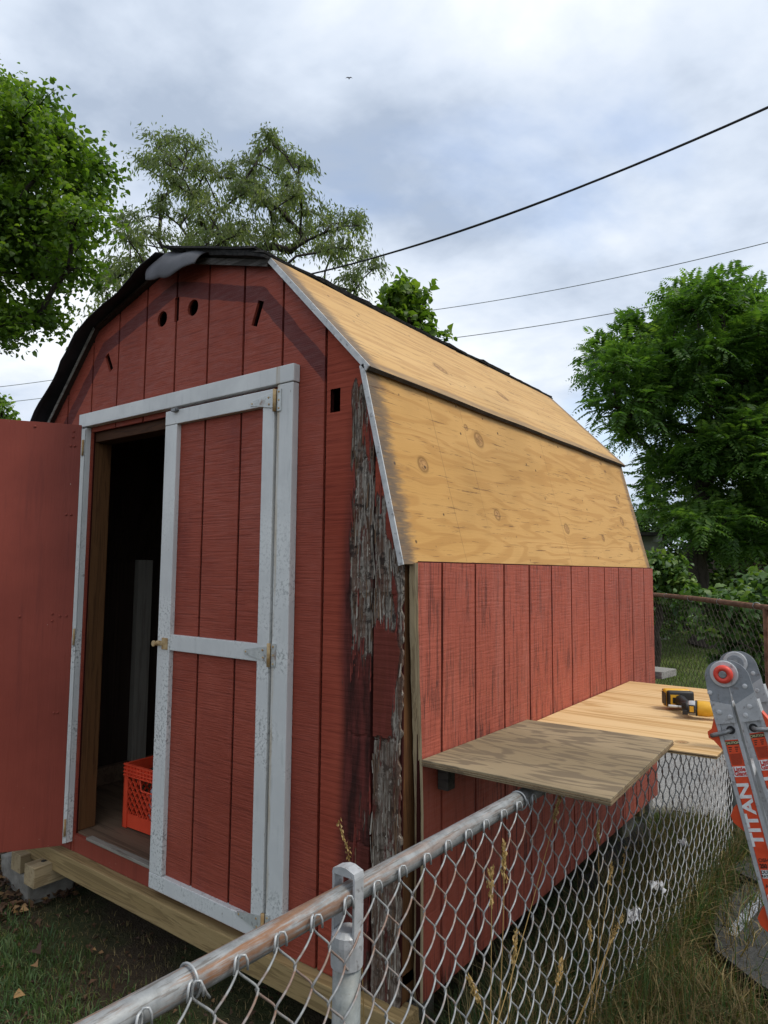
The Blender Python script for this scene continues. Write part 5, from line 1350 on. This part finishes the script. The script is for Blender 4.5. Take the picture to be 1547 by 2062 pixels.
def tree(name, label, cat, base, forks, clumps, crad, leafmat, barkmat, r0, per, mode, size, twigs=7, group=None, droop=0.0, tintlow=0.0):
    base = np.array(base, float); th_ = thing(name, label, cat, tuple(base), group)
    nodes = [base]; par = [-1]
    fk = [np.array(f, float) for f in forks]
    last = 0
    for f in fk:
        a = nodes[last]
        for i in range(1, 7):
            q = a+(f-a)*i/6+0.03*np.linalg.norm(f-a)*rng.normal(size=3)*np.array([1, 1, 0.2])*(i < 6); nodes.append(q); par.append(last if i == 1 else len(nodes)-2)
        last = len(nodes)-1
    fin0 = len(nodes)
    cl = clumps[np.argsort(np.linalg.norm(clumps-nodes[last], axis=1))]
    tips = []
    for c in cl:
        N = np.array(nodes); d = np.linalg.norm(N-c, axis=1)+1.2*np.maximum(0, N[:, 2]-c[2]+0.1)+(np.arange(len(N)) < 4)*3
        j = int(np.argmin(d)); a = nodes[j]; prev = j; L = np.linalg.norm(c-a); m = max(2, int(L/0.35))
        for i in range(1, m+1):
            t = i/m; q = a+(c-a)*t+np.array([0, 0, 0.10*L*math.sin(math.pi*t)])+0.05*L*rng.normal(size=3)*(i < m)*0.6
            nodes.append(q); par.append(prev); prev = len(nodes)-1
        tips.append(prev)
    N = np.array(nodes); cnt = np.zeros(len(N))
    for t in tips:
        j = t
        while j >= 0: cnt[j] += 1; j = par[j]
    R_ = r0*np.maximum(cnt/max(cnt.max(), 1), 1e-4)**0.5; R_ = np.maximum(R_, r0*0.05)
    V = []; F = []
    tr_ = np.maximum(R_[:fin0], r0*0.3); tr_[0] *= 1.25
    for i in range(1, fin0): tr_[i] = min(tr_[i], tr_[i-1])
    v, f = tube_vf(N[:fin0], tr_, 10, False); V += v; F += f
    for j in range(fin0, len(N)):
        p = par[j]
        rp_ = min(R_[p], R_[j]*1.5)
        v, f = tube_vf([N[p], N[j]], [rp_, R_[j]], 7 if R_[j] > 0.03 else 5, False); o_ = len(V); V += v; F += [tuple(o_+i for i in q) for q in f]
    cen = []; axs = []; ten = []
    for c in cl:
        cr = crad*random.uniform(0.75, 1.25); ct = random.uniform(-0.15, 0.2)
        for _ in range(twigs):
            d = rand_unit(1)[0]; d[2] = abs(d[2])*0.8-0.15-droop*random.random(); e = c+d*cr*random.uniform(0.6, 1.1)
            if droop: mid = (c+e)/2+np.array([0, 0, 0.2*cr]); e = e-np.array([0, 0, droop*cr*random.random()])
            else: mid = (c+e)/2+np.array([0, 0, 0.08*cr])
            v, f = tube_vf([c, mid, e], [r0*0.045, r0*0.032, r0*0.014], 3, False); o_ = len(V); V += v; F += [tuple(o_+i for i in q) for q in f]
            n = max(2, int(per/twigs)); t = rng.random(n)**0.7
            pts = np.where((t < 0.5)[:, None], c+(mid-c)*(t*2)[:, None], mid+(e-mid)*(t*2-1)[:, None])+rng.normal(size=(n, 3))*cr*(0.20 if mode != 'willow' else 0.13)
            cen.append(pts); ax = (e-c)/np.linalg.norm(e-c)*0.7+rand_unit(n)*0.9; axs.append(ax); ten.append(np.full(n, ct)+(pts[:, 2]-c[2])/cr*0.24)  # tint rises with height, so clump tops are painted as if lit
    cen = np.concatenate(cen); axs = np.concatenate(axs); ten = np.concatenate(ten); n = len(cen)
    me = mesh('trunk', V, F, True); put('trunk', me, barkmat, th_)
    if mode == 'broad':
        axs[:, 2] -= 0.45; nor = rand_unit(n)*0.7+np.array([0, 0, 1.0])
        sz = size*rng.uniform(0.6, 1.15, n); LV, LF = leaf_round(cen, axs, nor, sz, sz*0.74)
    elif mode == 'willow':
        axs = axs*0.6; axs[:, 2] -= 0.75; nor = rand_unit(n)
        sz = size*rng.uniform(0.6, 1.2, n); LV, LF = leaf_arrays(cen, axs, nor, sz, sz*0.30, 0.1); k = 4
    else:                                                    # feathered leaves: leaflets along a drooping stalk
        axs[:, 2] = axs[:, 2]*1.0+0.10; axs /= np.linalg.norm(axs, axis=1)[:, None]
        side = np.cross(axs, np.array([0, 0, 1.0])); side /= np.linalg.norm(side, axis=1)[:, None]+1e-9
        up = np.cross(side, axs); sz = size*rng.uniform(0.7, 1.15, n); P = []; A_ = []; N_ = []; S_ = []; T_ = []
        for q in range(8):
            t = 0.18+0.82*q/7; w = 0.30*math.sin(math.pi*min(0.97, 0.25+t*0.72))
            for sg in (-1, 1):
                ctr = cen+axs*(sz*t)[:, None]-np.array([0, 0, 1.0])*(sz*0.32*t*t)[:, None]+side*(sg*sz*w*0.5)[:, None]
                P.append(ctr); A_.append(side*sg+axs*0.45-np.array([0, 0, 0.35])); N_.append(up+0.35*rng.normal(size=(n, 3))); S_.append(sz*w); T_.append(ten)
        cen = np.concatenate(P); ten = np.concatenate(T_)
        S_ = np.concatenate(S_); LV, LF = leaf_arrays(cen, np.concatenate(A_), np.concatenate(N_), S_, S_*0.40, 0.12)
        n = len(cen)
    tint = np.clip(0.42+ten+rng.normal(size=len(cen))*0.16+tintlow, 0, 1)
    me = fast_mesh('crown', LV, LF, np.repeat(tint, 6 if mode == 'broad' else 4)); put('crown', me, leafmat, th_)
    return th_

# tall broad-leaved tree on the left
poly = [(-260, 300), (-120, 190), (5, 185), (60, 215), (120, 245), (160, 300), (180, 350), (168, 420), (160, 500), (150, 560), (130, 615), (90, 650), (50, 680), (10, 700), (-60, 730), (-260, 700)]
cl = clumps_in(poly, 7.4, 1.1, 88, 0.34)
b = at(-190, 1300, 7.4); b[2] = GZ
tree('broadleaf_tree', 'tall dense bright-green leafy tree rising behind the open door', 'tree', b, [at(-190, 900, 7.4), at(-120, 640, 7.4), at(-60, 420, 7.4)], cl, 0.45, 'leaf_maple', 'bark', 0.17, 500, 'broad', 0.070, 10)
# airy narrow-leaved tree behind the roof
poly = [(270, 400), (280, 310), (340, 268), (400, 300), (450, 305), (500, 320), (540, 275), (590, 275), (620, 330), (650, 390), (690, 400), (725, 450), (740, 500), (765, 520), (740, 570), (700, 610), (560, 590), (420, 570), (280, 580), (200, 620), (215, 540), (250, 500), (240, 450)]
cl = clumps_in(poly, 12.5, 1.6, 105, 0.42)
b = at(470, 1330, 12.5); b[2] = GZ
tree('airy_tree', 'thin-leaved airy tree with dark limbs standing behind the shed roof', 'tree', b, [at(470, 800, 12.5), at(465, 600, 12.5)], cl, 0.48, 'leaf_willow', 'bark_w', 0.12, 265, 'willow', 0.105, 9, droop=0.25)
poly = [(150, 650), (190, 600), (260, 570), (330, 600), (300, 680), (200, 720), (130, 720)]
cl = clumps_in(poly, 11.0, 0.8, 14, 0.4); b = at(230, 1330, 11.0); b[2] = GZ
tree('small_airy_tree', 'lower thin-leaved tree between the tall leafy tree and the felt roof', 'tree', b, [at(230, 800, 11.0)], cl, 0.5, 'leaf_willow', 'bark_w', 0.07, 240, 'willow', 0.105, 8, droop=0.25)
# sapling tip behind the bare roof
poly = [(770, 600), (800, 585), (850, 600), (875, 630), (880, 675), (840, 690), (790, 640)]
cl = clumps_in(poly, 7.6, 0.3, 13, 0.17); b = at(800, 1400, 7.6); b[2] = GZ
tree('sapling', 'young tree whose leafy tip shows above the bare roof edge', 'tree', b, [at(805, 900, 7.6), at(820, 680, 7.6)], cl, 0.22, 'leaf_maple', 'bark', 0.05, 60, 'broad', 0.11, 5)
# big feather-leaved tree on the right
poly = [(1290, 635), (1350, 620), (1390, 595), (1470, 592), (1560, 620), (1700, 690), (1760, 820), (1720, 1040), (1560, 1140), (1450, 1120), (1375, 1050), (1330, 1015), (1290, 955), (1255, 900), (1225, 870), (1245, 790), (1215, 745), (1210, 715), (1255, 695), (1280, 670)]
cl = clumps_in(poly, 13.5, 1.9, 135, 0.47)
b = at(1412, 1290, 13.5); b[2] = GZ
tree('feather_leaf_tree', 'large dark-green tree with feathery leaves and dark trunk on the right', 'tree', b, [at(1412, 1090, 13.5), at(1420, 960, 13.5), at(1425, 820, 13.5)], cl, 0.52, 'leaf_walnut', 'bark', 0.21, 100, 'feather', 0.46, 8)
# small tree far off at the left edge
poly = [(-60, 800), (0, 800), (28, 830), (30, 870), (-60, 900)]
cl = clumps_in(poly, 16, 0.6, 12, 0.3); b = at(-20, 1300, 16); b[2] = GZ
tree('distant_tree', 'small distant tree low at the left edge above the door', 'tree', b, [at(-20, 950, 16)], cl, 0.45, 'leaf_maple', 'bark', 0.09, 130, 'broad', 0.12, 7)
# broad-leaved shrub beside the pale garage
poly = [(1275, 1140), (1330, 1135), (1365, 1145), (1375, 1180), (1330, 1210), (1280, 1210), (1240, 1150)]
cl = clumps_in(poly, 10.5, 0.6, 30, 0.22); b = at(1320, 1310, 10.5); b[2] = GZ
tree('broad_shrub', 'light-green broad-leaved shrub in front of the pale garage', 'shrub', b, [at(1320, 1200, 10.5)], cl, 0.28, 'leaf_ivy', 'bark', 0.05, 130, 'broad', 0.12, 6, tintlow=0.12)
# creeper-covered bush behind the rusty fence
poly = [(1400, 1235), (1430, 1205), (1480, 1195), (1560, 1165), (1680, 1150), (1700, 1400), (1560, 1400), (1480, 1350), (1450, 1290), (1405, 1270)]
cl = clumps_in(poly, 6.9, 0.7, 60, 0.15); b = at(1560, 1400, 6.9); b[2] = GZ
tree('creeper_bush', 'glossy heart-leaved creeper bush sprawling over the rusty back fence', 'bush', b, [at(1555, 1330, 6.9)], cl, 0.24, 'leaf_ivy', 'bark', 0.04, 150, 'broad', 0.095, 6)
# dark hedge closing the far side of the lawn
poly = [(1100, 1080), (1400, 1030), (1700, 1030), (1800, 1270), (1400, 1250), (1330, 1262), (1200, 1280), (1000, 1280)]
cl = clumps_in(poly, 18.5, 1.0, 120, 0.42); b = at(1440, 1250, 18.5); b[2] = GZ
tree('hedge', 'dark overgrown hedge closing the far side of the lawn', 'hedge', b, [at(1440, 1200, 18.5)], cl, 0.8, 'leaf_hedge', 'bark', 0.07, 330, 'broad', 0.15, 6)
poly = [(1290, 1195), (1345, 1200), (1372, 1240), (1350, 1275), (1280, 1290)]
cl = clumps_in(poly, 12.0, 0.5, 22, 0.22); b = at(1320, 1290, 12.0); b[2] = GZ
tree('low_shrub', 'low dark shrub at the lawn edge beyond the shed corner', 'shrub', b, [at(1320, 1260, 12.0)], cl, 0.36, 'leaf_hedge', 'bark', 0.04, 260, 'broad', 0.07, 6)

# ------------------------------------------------------------------ far buildings
gar = thing('garage', 'pale clapboard garage with overhanging roof half hidden by shrubs', 'garage', tuple(at(1290, 1250, 15.0)[:2])+(GZ,))
c = at(1336, 1130, 15.0); ux = np.array([CR[0], CR[1], 0]); ux /= np.linalg.norm(ux); uy = np.array([-ux[1], ux[0], 0])
def gm(a, b, z): return Vector(c*np.array([1, 1, 0])+ux*a+uy*b+np.array([0, 0, z]))
Mg = Matrix.Identity(4)
for i in range(3): Mg[i][0], Mg[i][1], Mg[i][2] = ux[i], uy[i], (0, 0, 1)[i]
Mg.translation = Vector((c[0], c[1], 0))
gw = put('wall', box('wall', -4.0, 0.0, 0.02, 4.0, GZ, 0.78, 0, Mg), 'siding', gar)
k = GZ+0.05
while k < 0.70:
    bm = bmesh.new(); vs = [Mg @ Vector(q) for q in ((-4.0, 0.018, k), (-0.02, 0.018, k), (-0.02, 0.018, k+0.125), (-4.0, 0.018, k+0.125), (-4.0, -0.014, k), (-0.02, -0.014, k), (-0.02, 0.0, k+0.125), (-4.0, 0.0, k+0.125))]
    b8 = [bm.verts.new(v) for v in vs]
    for f in ((0, 3, 2, 1), (4, 5, 6, 7), (0, 1, 5, 4), (1, 2, 6, 5), (2, 3, 7, 6), (3, 0, 4, 7)): bm.faces.new([b8[i] for i in f])
    put('siding_board', bm_mesh('siding_board', bm), 'siding', gw); k += 0.13
put('corner_board', box('corner_board', -0.018, 0.02, -0.02, 0.016, GZ, 0.74, 0, Mg), 'siding', gw)
put('roof', box('roof', -4.4, 0.32, -0.40, 4.3, 0.80, 0.87, 0, Mg), 'roofgrey', gar)
for k in range(9): put('rafter_tail', box('rafter_tail', -0.25-k*0.45, -0.16-k*0.45, -0.36, 0.015, 0.66, 0.795, 0, Mg), 'siding', gar)
hs = thing('brown_house', 'low brown-sided house glimpsed beyond the hedge at the right edge', 'house', tuple(at(1560, 1250, 17)[:2])+(GZ,))
c = at(1530, 1150, 17.5); Mh = Mg.copy(); Mh.translation = Vector((c[0], c[1], 0))
put('wall', box('wall', 0.1, 8.0, 0.0, 5.0, GZ, 0.0, 0, Mh), 'siding', hs)
bm = bmesh.new(); pr = [Mh @ Vector(q) for q in ((-0.2, -0.4, -0.12), (8.3, -0.4, -0.12), (8.3, 2.5, 0.75), (-0.2, 2.5, 0.75), (-0.2, 5.4, -0.12), (8.3, 5.4, -0.12))]
vv = [bm.verts.new(p) for p in pr]; bm.faces.new([vv[i] for i in (0, 1, 2, 3)]); bm.faces.new([vv[i] for i in (3, 2, 5, 4)]); bm.faces.new([vv[i] for i in (0, 3, 4)]); bm.faces.new([vv[i] for i in (1, 5, 2)]); bm.faces.new([vv[i] for i in (0, 4, 5, 1)])
put('roof', bm_mesh('roof', bm), 'brownsiding', hs)
put('gutter', box('gutter', -0.2, 8.3, -0.52, -0.41, -0.20, -0.10, 0, Mh), 'siding', hs)

# ------------------------------------------------------------------ overhead lines and bird
def wire(name, p, q, sag, r, mat, label, ext0=0.0, ext1=0.0):
    p, q = np.array(p), np.array(q); d = q-p; p2 = p-d*ext0; q2 = q+d*ext1
    pts = []
    for i in range(41):
        t = -ext0+(1+ext0+ext1)*i/40; pts.append(p+d*t+np.array([0, 0, -sag*4*t*(1-t)]))
    o = put(name, tube(name, pts, r, 6), mat); tag(o, label, 'cable', 'overhead lines'); return o
wire('service_cable', at(625, 552, 9.5), at(1547, 216, 6.0), 0.14, 0.0115, 'cable', 'thick black service cable dropping from upper right to the roof', 0.12, 0.9)
wire('service_cable', at(625, 551, 9.52), at(1547, 214, 6.02), 0.16, 0.005, 'cable', 'thin black line twisted along the thick service cable', 0.12, 0.9)
wire('phone_line', at(895, 621, 26), at(1547, 488, 20), 0.15, 0.012, 'cable_g', 'upper thin grey line crossing above the dark right tree', 0.4, 0.6)
wire('phone_line', at(900, 682, 24), at(1547, 569, 20), 0.12, 0.012, 'cable_g', 'lower thin grey line passing across the right tree top', 0.4, 0.6)
wire('phone_line', at(-40, 783, 26), at(120, 763, 27), 0.02, 0.012, 'cable_g', 'upper thin grey line under the left tree', 1.0, 1.2)
wire('phone_line', at(-40, 815, 26), at(120, 797, 27), 0.02, 0.012, 'cable_g', 'lower thin grey line just above the open door', 1.0, 1.2)
bc = at(703, 157, 22); bm = bmesh.new()
bm_tube(bm, [bc+np.array([0, 0, -0.05]), bc+np.array([0.01, 0, -0.02]), bc+np.array([0.0, 0, 0.02]), bc+np.array([-0.01, 0, 0.05])], [0.004, 0.016, 0.016, 0.004], 8)
for sg in (-1, 1):
    w0 = bc; w1 = bc+CR*sg*0.06+np.array([0, 0, 0.03]); w2 = bc+CR*sg*0.12+np.array([0, 0, -0.01])
    vs = [bm.verts.new(v) for v in (w0+np.array([0, 0, 0.018]), w1+np.array([0, 0, 0.016]), w2, w1-np.array([0, 0, 0.02]), w0-np.array([0, 0, 0.02]))]; bm.faces.new(vs)
o = put('bird', bm_mesh('bird', bm), 'bird'); tag(o, 'tiny dark bird flying high in the cloudy sky', 'bird')

# ------------------------------------------------------------------ grass and litter
def gzv(x, y): return np.array([gz(a, b) for a, b in zip(x, y)])
def blades(name, x, y, h, w, lean, mat, label, cat='grass', tint=None, curl=1.0, z=None):
    n = len(x); z = gzv(x, y) if z is None else z
    az = rng.uniform(0, 2*math.pi, n); la = rng.uniform(0, 2*math.pi, n); ln = lean*rng.random(n)**0.7
    H = h*rng.uniform(0.45, 1.15, n); W = w*rng.uniform(0.6, 1.3, n)
    s_ = np.stack([np.cos(az), np.sin(az), 0*az], 1)*W[:, None]*0.5
    l_ = np.stack([np.cos(la), np.sin(la), 0*la], 1)
    b = np.stack([x, y, z-0.004], 1)
    m = b+l_*(H*ln*0.35)[:, None]+np.stack([0*H, 0*H, H*0.62*(1-0.25*ln)], 1)
    t = b+l_*(H*ln*1.0*curl)[:, None]+np.stack([0*H, 0*H, H*(1-0.55*ln)], 1)
    V = np.stack([b-s_, b+s_, m+s_*0.75, m-s_*0.75, t], 1).reshape(-1, 3); i = np.arange(n)[:, None]*5
    F = np.concatenate([i+np.array([[0, 1, 2]]), i+np.array([[0, 2, 3]]), i+np.array([[3, 2, 4]])], 0)
    if tint is None: tint = np.clip(rng.normal(0.45, 0.22, n), 0, 1)
    o = put(name, fast_mesh(name, V, F, np.repeat(tint, 5)), mat); o['kind'] = 'stuff'; o['label'] = label; o['category'] = cat; return o
# yard grass in front of the shed, thinning under it
n = 125000; x = rng.uniform(-3.6, 0.22, n); y = rng.uniform(-2.2, 0.12, n)
dens = np.array([mnoise.noise(Vector((a*2.2, b*2.2, 0))) for a, b in zip(x, y)])
keep = rng.random(n) < np.clip((-0.10-y)/0.26, 0.0, 1)*np.clip(0.75+0.9*dens, 0.08, 1); x, y = x[keep], y[keep]
pt = np.array([mnoise.noise(Vector((a*5, b*5, 4))) for a, b in zip(x, y)])
blades('yard_grass', x, y, 0.062, 0.0042, 0.95, 'grass', 'patchy green grass in front of the shed', tint=np.clip(0.50+0.35*pt+rng.normal(0, 0.2, len(x)), 0, 1))
n = 16000; x = rng.uniform(-3.2, 0.2, n); y = rng.uniform(-1.6, 0.1, n)
blades('dead_grass', x, y, 0.035, 0.0026, 1.0, 'drygrass', 'dead straw-coloured grass blades lying in the yard')
# tall weeds along the fence foot
n = 15000; t = rng.random(n); pi = (t*(len(path)-1)).astype(int); x = path[pi, 0]+rng.normal(0.10, 0.13, n); y = path[pi, 1]+rng.normal(0, 0.03, n)
k = (y > -0.9) & ~((x > 0.42) & (y > 0.95) & (y < 2.25) & (rng.random(n) < 0.93)); x, y = x[k], y[k]
blades('fence_weeds', x, y, 0.23, 0.0045, 0.85, 'grass', 'tall green grass growing through the fence foot', tint=np.clip(rng.normal(0.40, 0.22, len(x)), 0, 1))
n = 26000; t = rng.random(n); pi = (t*(len(path)-1)).astype(int); x = path[pi, 0]+rng.normal(0.16, 0.16, n); y = path[pi, 1]+rng.normal(0, 0.04, n)
k = (y > -0.9) & ~((x > 0.42) & (y > 0.95) & (y < 2.25) & (rng.random(n) < 0.93)); x, y = x[k], y[k]
blades('dry_weeds', x, y, 0.24, 0.0044, 1.0, 'drygrass', 'dry brown grass flopping along the fence foot')
n = 22000; x = rng.uniform(0.04, 0.30, n); y = rng.uniform(-0.7, 2.3, n)  # extra-dense weeds, tinted dark to put shade along the wall foot
blades('undergrowth', x, y, 0.27, 0.0046, 0.8, 'grass', 'tangled weeds between the fence and the shed, tinted dark for shade', tint=np.clip(rng.normal(0.15, 0.15, n), 0, 1))
n = 6000; x = rng.uniform(0.10, 0.32, n); y = rng.uniform(-0.7, 2.3, n)
blades('dry_undergrowth', x, y, 0.36, 0.0034, 0.8, 'drygrass', 'dry stems standing between the fence and the shed', tint=np.clip(rng.normal(0.35, 0.25, n), 0, 1))
n = 26000; x = rng.uniform(0.25, 1.5, n); y = rng.uniform(-0.4, 2.6, n)
onslab = (x > 0.44) & (y > 1.02+0.0*x) & (y < 2.22); k = ~onslab | (rng.random(n) < 0.02); x, y = x[k], y[k]
blades('path_grass', x, y, 0.10, 0.0040, 0.95, 'drygrass', 'matted dry grass around the ladder foot', tint=np.clip(rng.normal(0.30, 0.25, len(x)), 0, 1))
n = 11000; x = rng.uniform(0.25, 1.5, n); y = rng.uniform(-0.4, 2.7, n); onslab = (x > 0.44) & (y > 1.02) & (y < 2.22); k = ~onslab | (rng.random(n) < 0.03); x, y = x[k], y[k]
blades('green_tufts', x, y, 0.13, 0.0042, 0.9, 'grass', 'green grass tufts around the dark roofing offcuts')
n = 5000; x = rng.uniform(-0.1, 0.95, n); y = rng.normal(2.45, 0.13, n)
blades('weed_strip', x, y, 0.13, 0.006, 0.8, 'lawngrass', 'bright green weeds along the paving edge')
# lawn beyond the back fence
n = 60000; x = rng.uniform(-6.0, 3.5, n); y = rng.uniform(5.2, 15.0, n)
k = (y > 5.3+0.12*x+0.2); x, y = x[k], y[k]
blades('lawn', x, y, 0.075, 0.012, 0.8, 'lawngrass', 'lawn beyond the rusty fence', tint=np.clip(rng.normal(0.5, 0.2, len(x)), 0, 1))
# fallen leaves
def litter(name, x, y, size, mat, label, zoff=0.012, tint=None):
    n = len(x); z = gzv(x, y)+zoff+rng.random(n)*0.012; cen = np.stack([x, y, z], 1); ax = rand_unit(n); ax[:, 2] *= 0.25; nor = rand_unit(n)*0.5+np.array([0, 0, 1.0])
    sz = size*rng.uniform(0.5, 1.2, n); V, F = leaf_arrays(cen, ax, nor, sz, sz*0.6, 0.3)
    t = np.clip(rng.normal(0.4, 0.25, n), 0, 1) if tint is None else tint
    o = put(name, fast_mesh(name, V, F, np.repeat(t, 4)), mat); o['kind'] = 'stuff'; o['label'] = label; o['category'] = 'leaves'
n = 1100; litter('leaf_litter', rng.uniform(-3.0, -1.85, n), rng.normal(-0.12, 0.22, n), 0.045, 'litter', 'brown leaf litter beside the concrete block')
n = 900; litter('scattered_leaves', rng.uniform(-2.6, 0.2, n), rng.uniform(-1.3, 0.25, n), 0.028, 'litter', 'scattered dead leaves on the yard soil', 0.01, np.clip(rng.normal(0.3, 0.22, n), 0, 1))
for i, (u, v, col, lab) in enumerate(((38, 2003, 0.95, 'yellow fallen leaf low on the grass by the yard corner'), (72, 1942, 0.8, 'tan fallen leaf standing in the grass'), (48, 1832, 0.9, 'orange fallen leaf beside the concrete block'), (75, 1912, 0.15, 'large dark brown fallen leaf in the grass'))):
    q = on_plane(u, v, 2, GZ+0.03); s_ = 0.055 if i == 3 else 0.032
    V, F = leaf_arrays(np.array([q]), np.array([[0.8, 0.3*(-1)**i, 0.25]]), np.array([[0.2, -0.5, 0.8]]), s_*1.4, s_, 0.3)
    o = put('fallen_leaf', fast_mesh('fallen_leaf', V, F, np.full(4, col)), 'litter'); tag(o, lab, 'leaf', 'single fallen leaves in the yard')

# ------------------------------------------------------------------ dry grass stalks with seed heads
def stalk(head, base, bend, headlen, label, green=False, n=16):
    head, base = np.array(head, float), np.array(base, float); L = np.linalg.norm(head-base); mid = (head+base)/2+np.array(bend)*L
    P = [(1-t)**2*base+2*t*(1-t)*mid+t*t*head for t in np.linspace(0, 1, 16)]
    V, F = tube_vf(P, np.linspace(0.0017, 0.0008, 16), 5, False)
    th_ = thing('grass_stalk', label, 'grass stalk', tuple(base), 'seeding grass stalks along the fence')
    tv = np.full(len(V), 0.35 if not green else 0.1); me = mesh('stem', V, F, True); a = me.attributes.new('tint', 'FLOAT', 'POINT'); a.data.foreach_set('value', tv.astype(np.float32))
    put('stem', me, 'straw', th_)
    d = (P[-1]-P[-3])/np.linalg.norm(P[-1]-P[-3]); t = np.linspace(-headlen, 0.004, n*4); c = P[-1]+t[:, None]*d+rng.normal(size=(n*4, 3))*0.0028
    ax = d+rand_unit(n*4)*0.55; V, F = leaf_arrays(c, ax, rand_unit(n*4), rng.uniform(0.009, 0.016, n*4), 0.0048, 0.35)
    put('seed_head', fast_mesh('seed_head', V, F, np.repeat(np.clip(rng.normal(0.62, 0.2, n*4), 0, 1), 4)), 'straw', th_)
ST = [((1204, 1655), (1190, 1990), 0.335, 'upright seed head nearest the board corner'), ((1262, 1708), (1195, 1990), 0.335, 'seed head slanting farthest right across the mesh'),
      ((1128, 1604), (1000, 2000), 0.34, 'tallest pale stalk leaning up to the grey board'), ((1016, 1700), (990, 2040), 0.335, 'brown seed head just under the rail, left of the tallest stalk'),
      ((1252, 1845), (1180, 2000), 0.34, 'low seed head level with the crumpled paper'), ((1240, 1872), (1175, 2010), 0.34, 'small seed head just below the low one'),
      ((1187, 1858), (1182, 2020), 0.34, 'short upright seed head left of the crumpled paper'), ((1132, 1935), (1100, 2050), 0.34, 'short seed head near the bottom of the mesh'),
      ((1232, 1740), (1190, 1990), 0.335, 'little seed head below the slanting one'), ((990, 1750), (980, 2050), 0.335, 'thin seed head lowest under the rail'),
      ((945, 1972), (985, 2060), 0.34, 'seed head nodding left near the picture bottom'), ((1040, 1880), (1020, 2060), 0.34, 'curled dry blade head in the middle of the mesh')]
for (hu, hv), (bu, bv), fx, lab in ST:
    h = on_plane(hu, hv, 0, fx); g = on_plane(bu, bv, 0, fx); g = h+(g-h)*((GZ-h[2])/(g[2]-h[2])); g[0] += 0.01
    stalk(h, g, (0.02, random.uniform(-0.06, 0.06), 0.0), random.uniform(0.05, 0.085), 'dry '+lab if not lab.startswith('tallest') else lab)
h = at(683, 1655, 1.86); g = at(738, 1800, 1.86); g = np.array([g[0], g[1], GZ]); stalk(h, g, (0.03, 0.05, 0.22), 0.10, 'single green-gold stalk bending over in front of the rotten boards', True, 9)
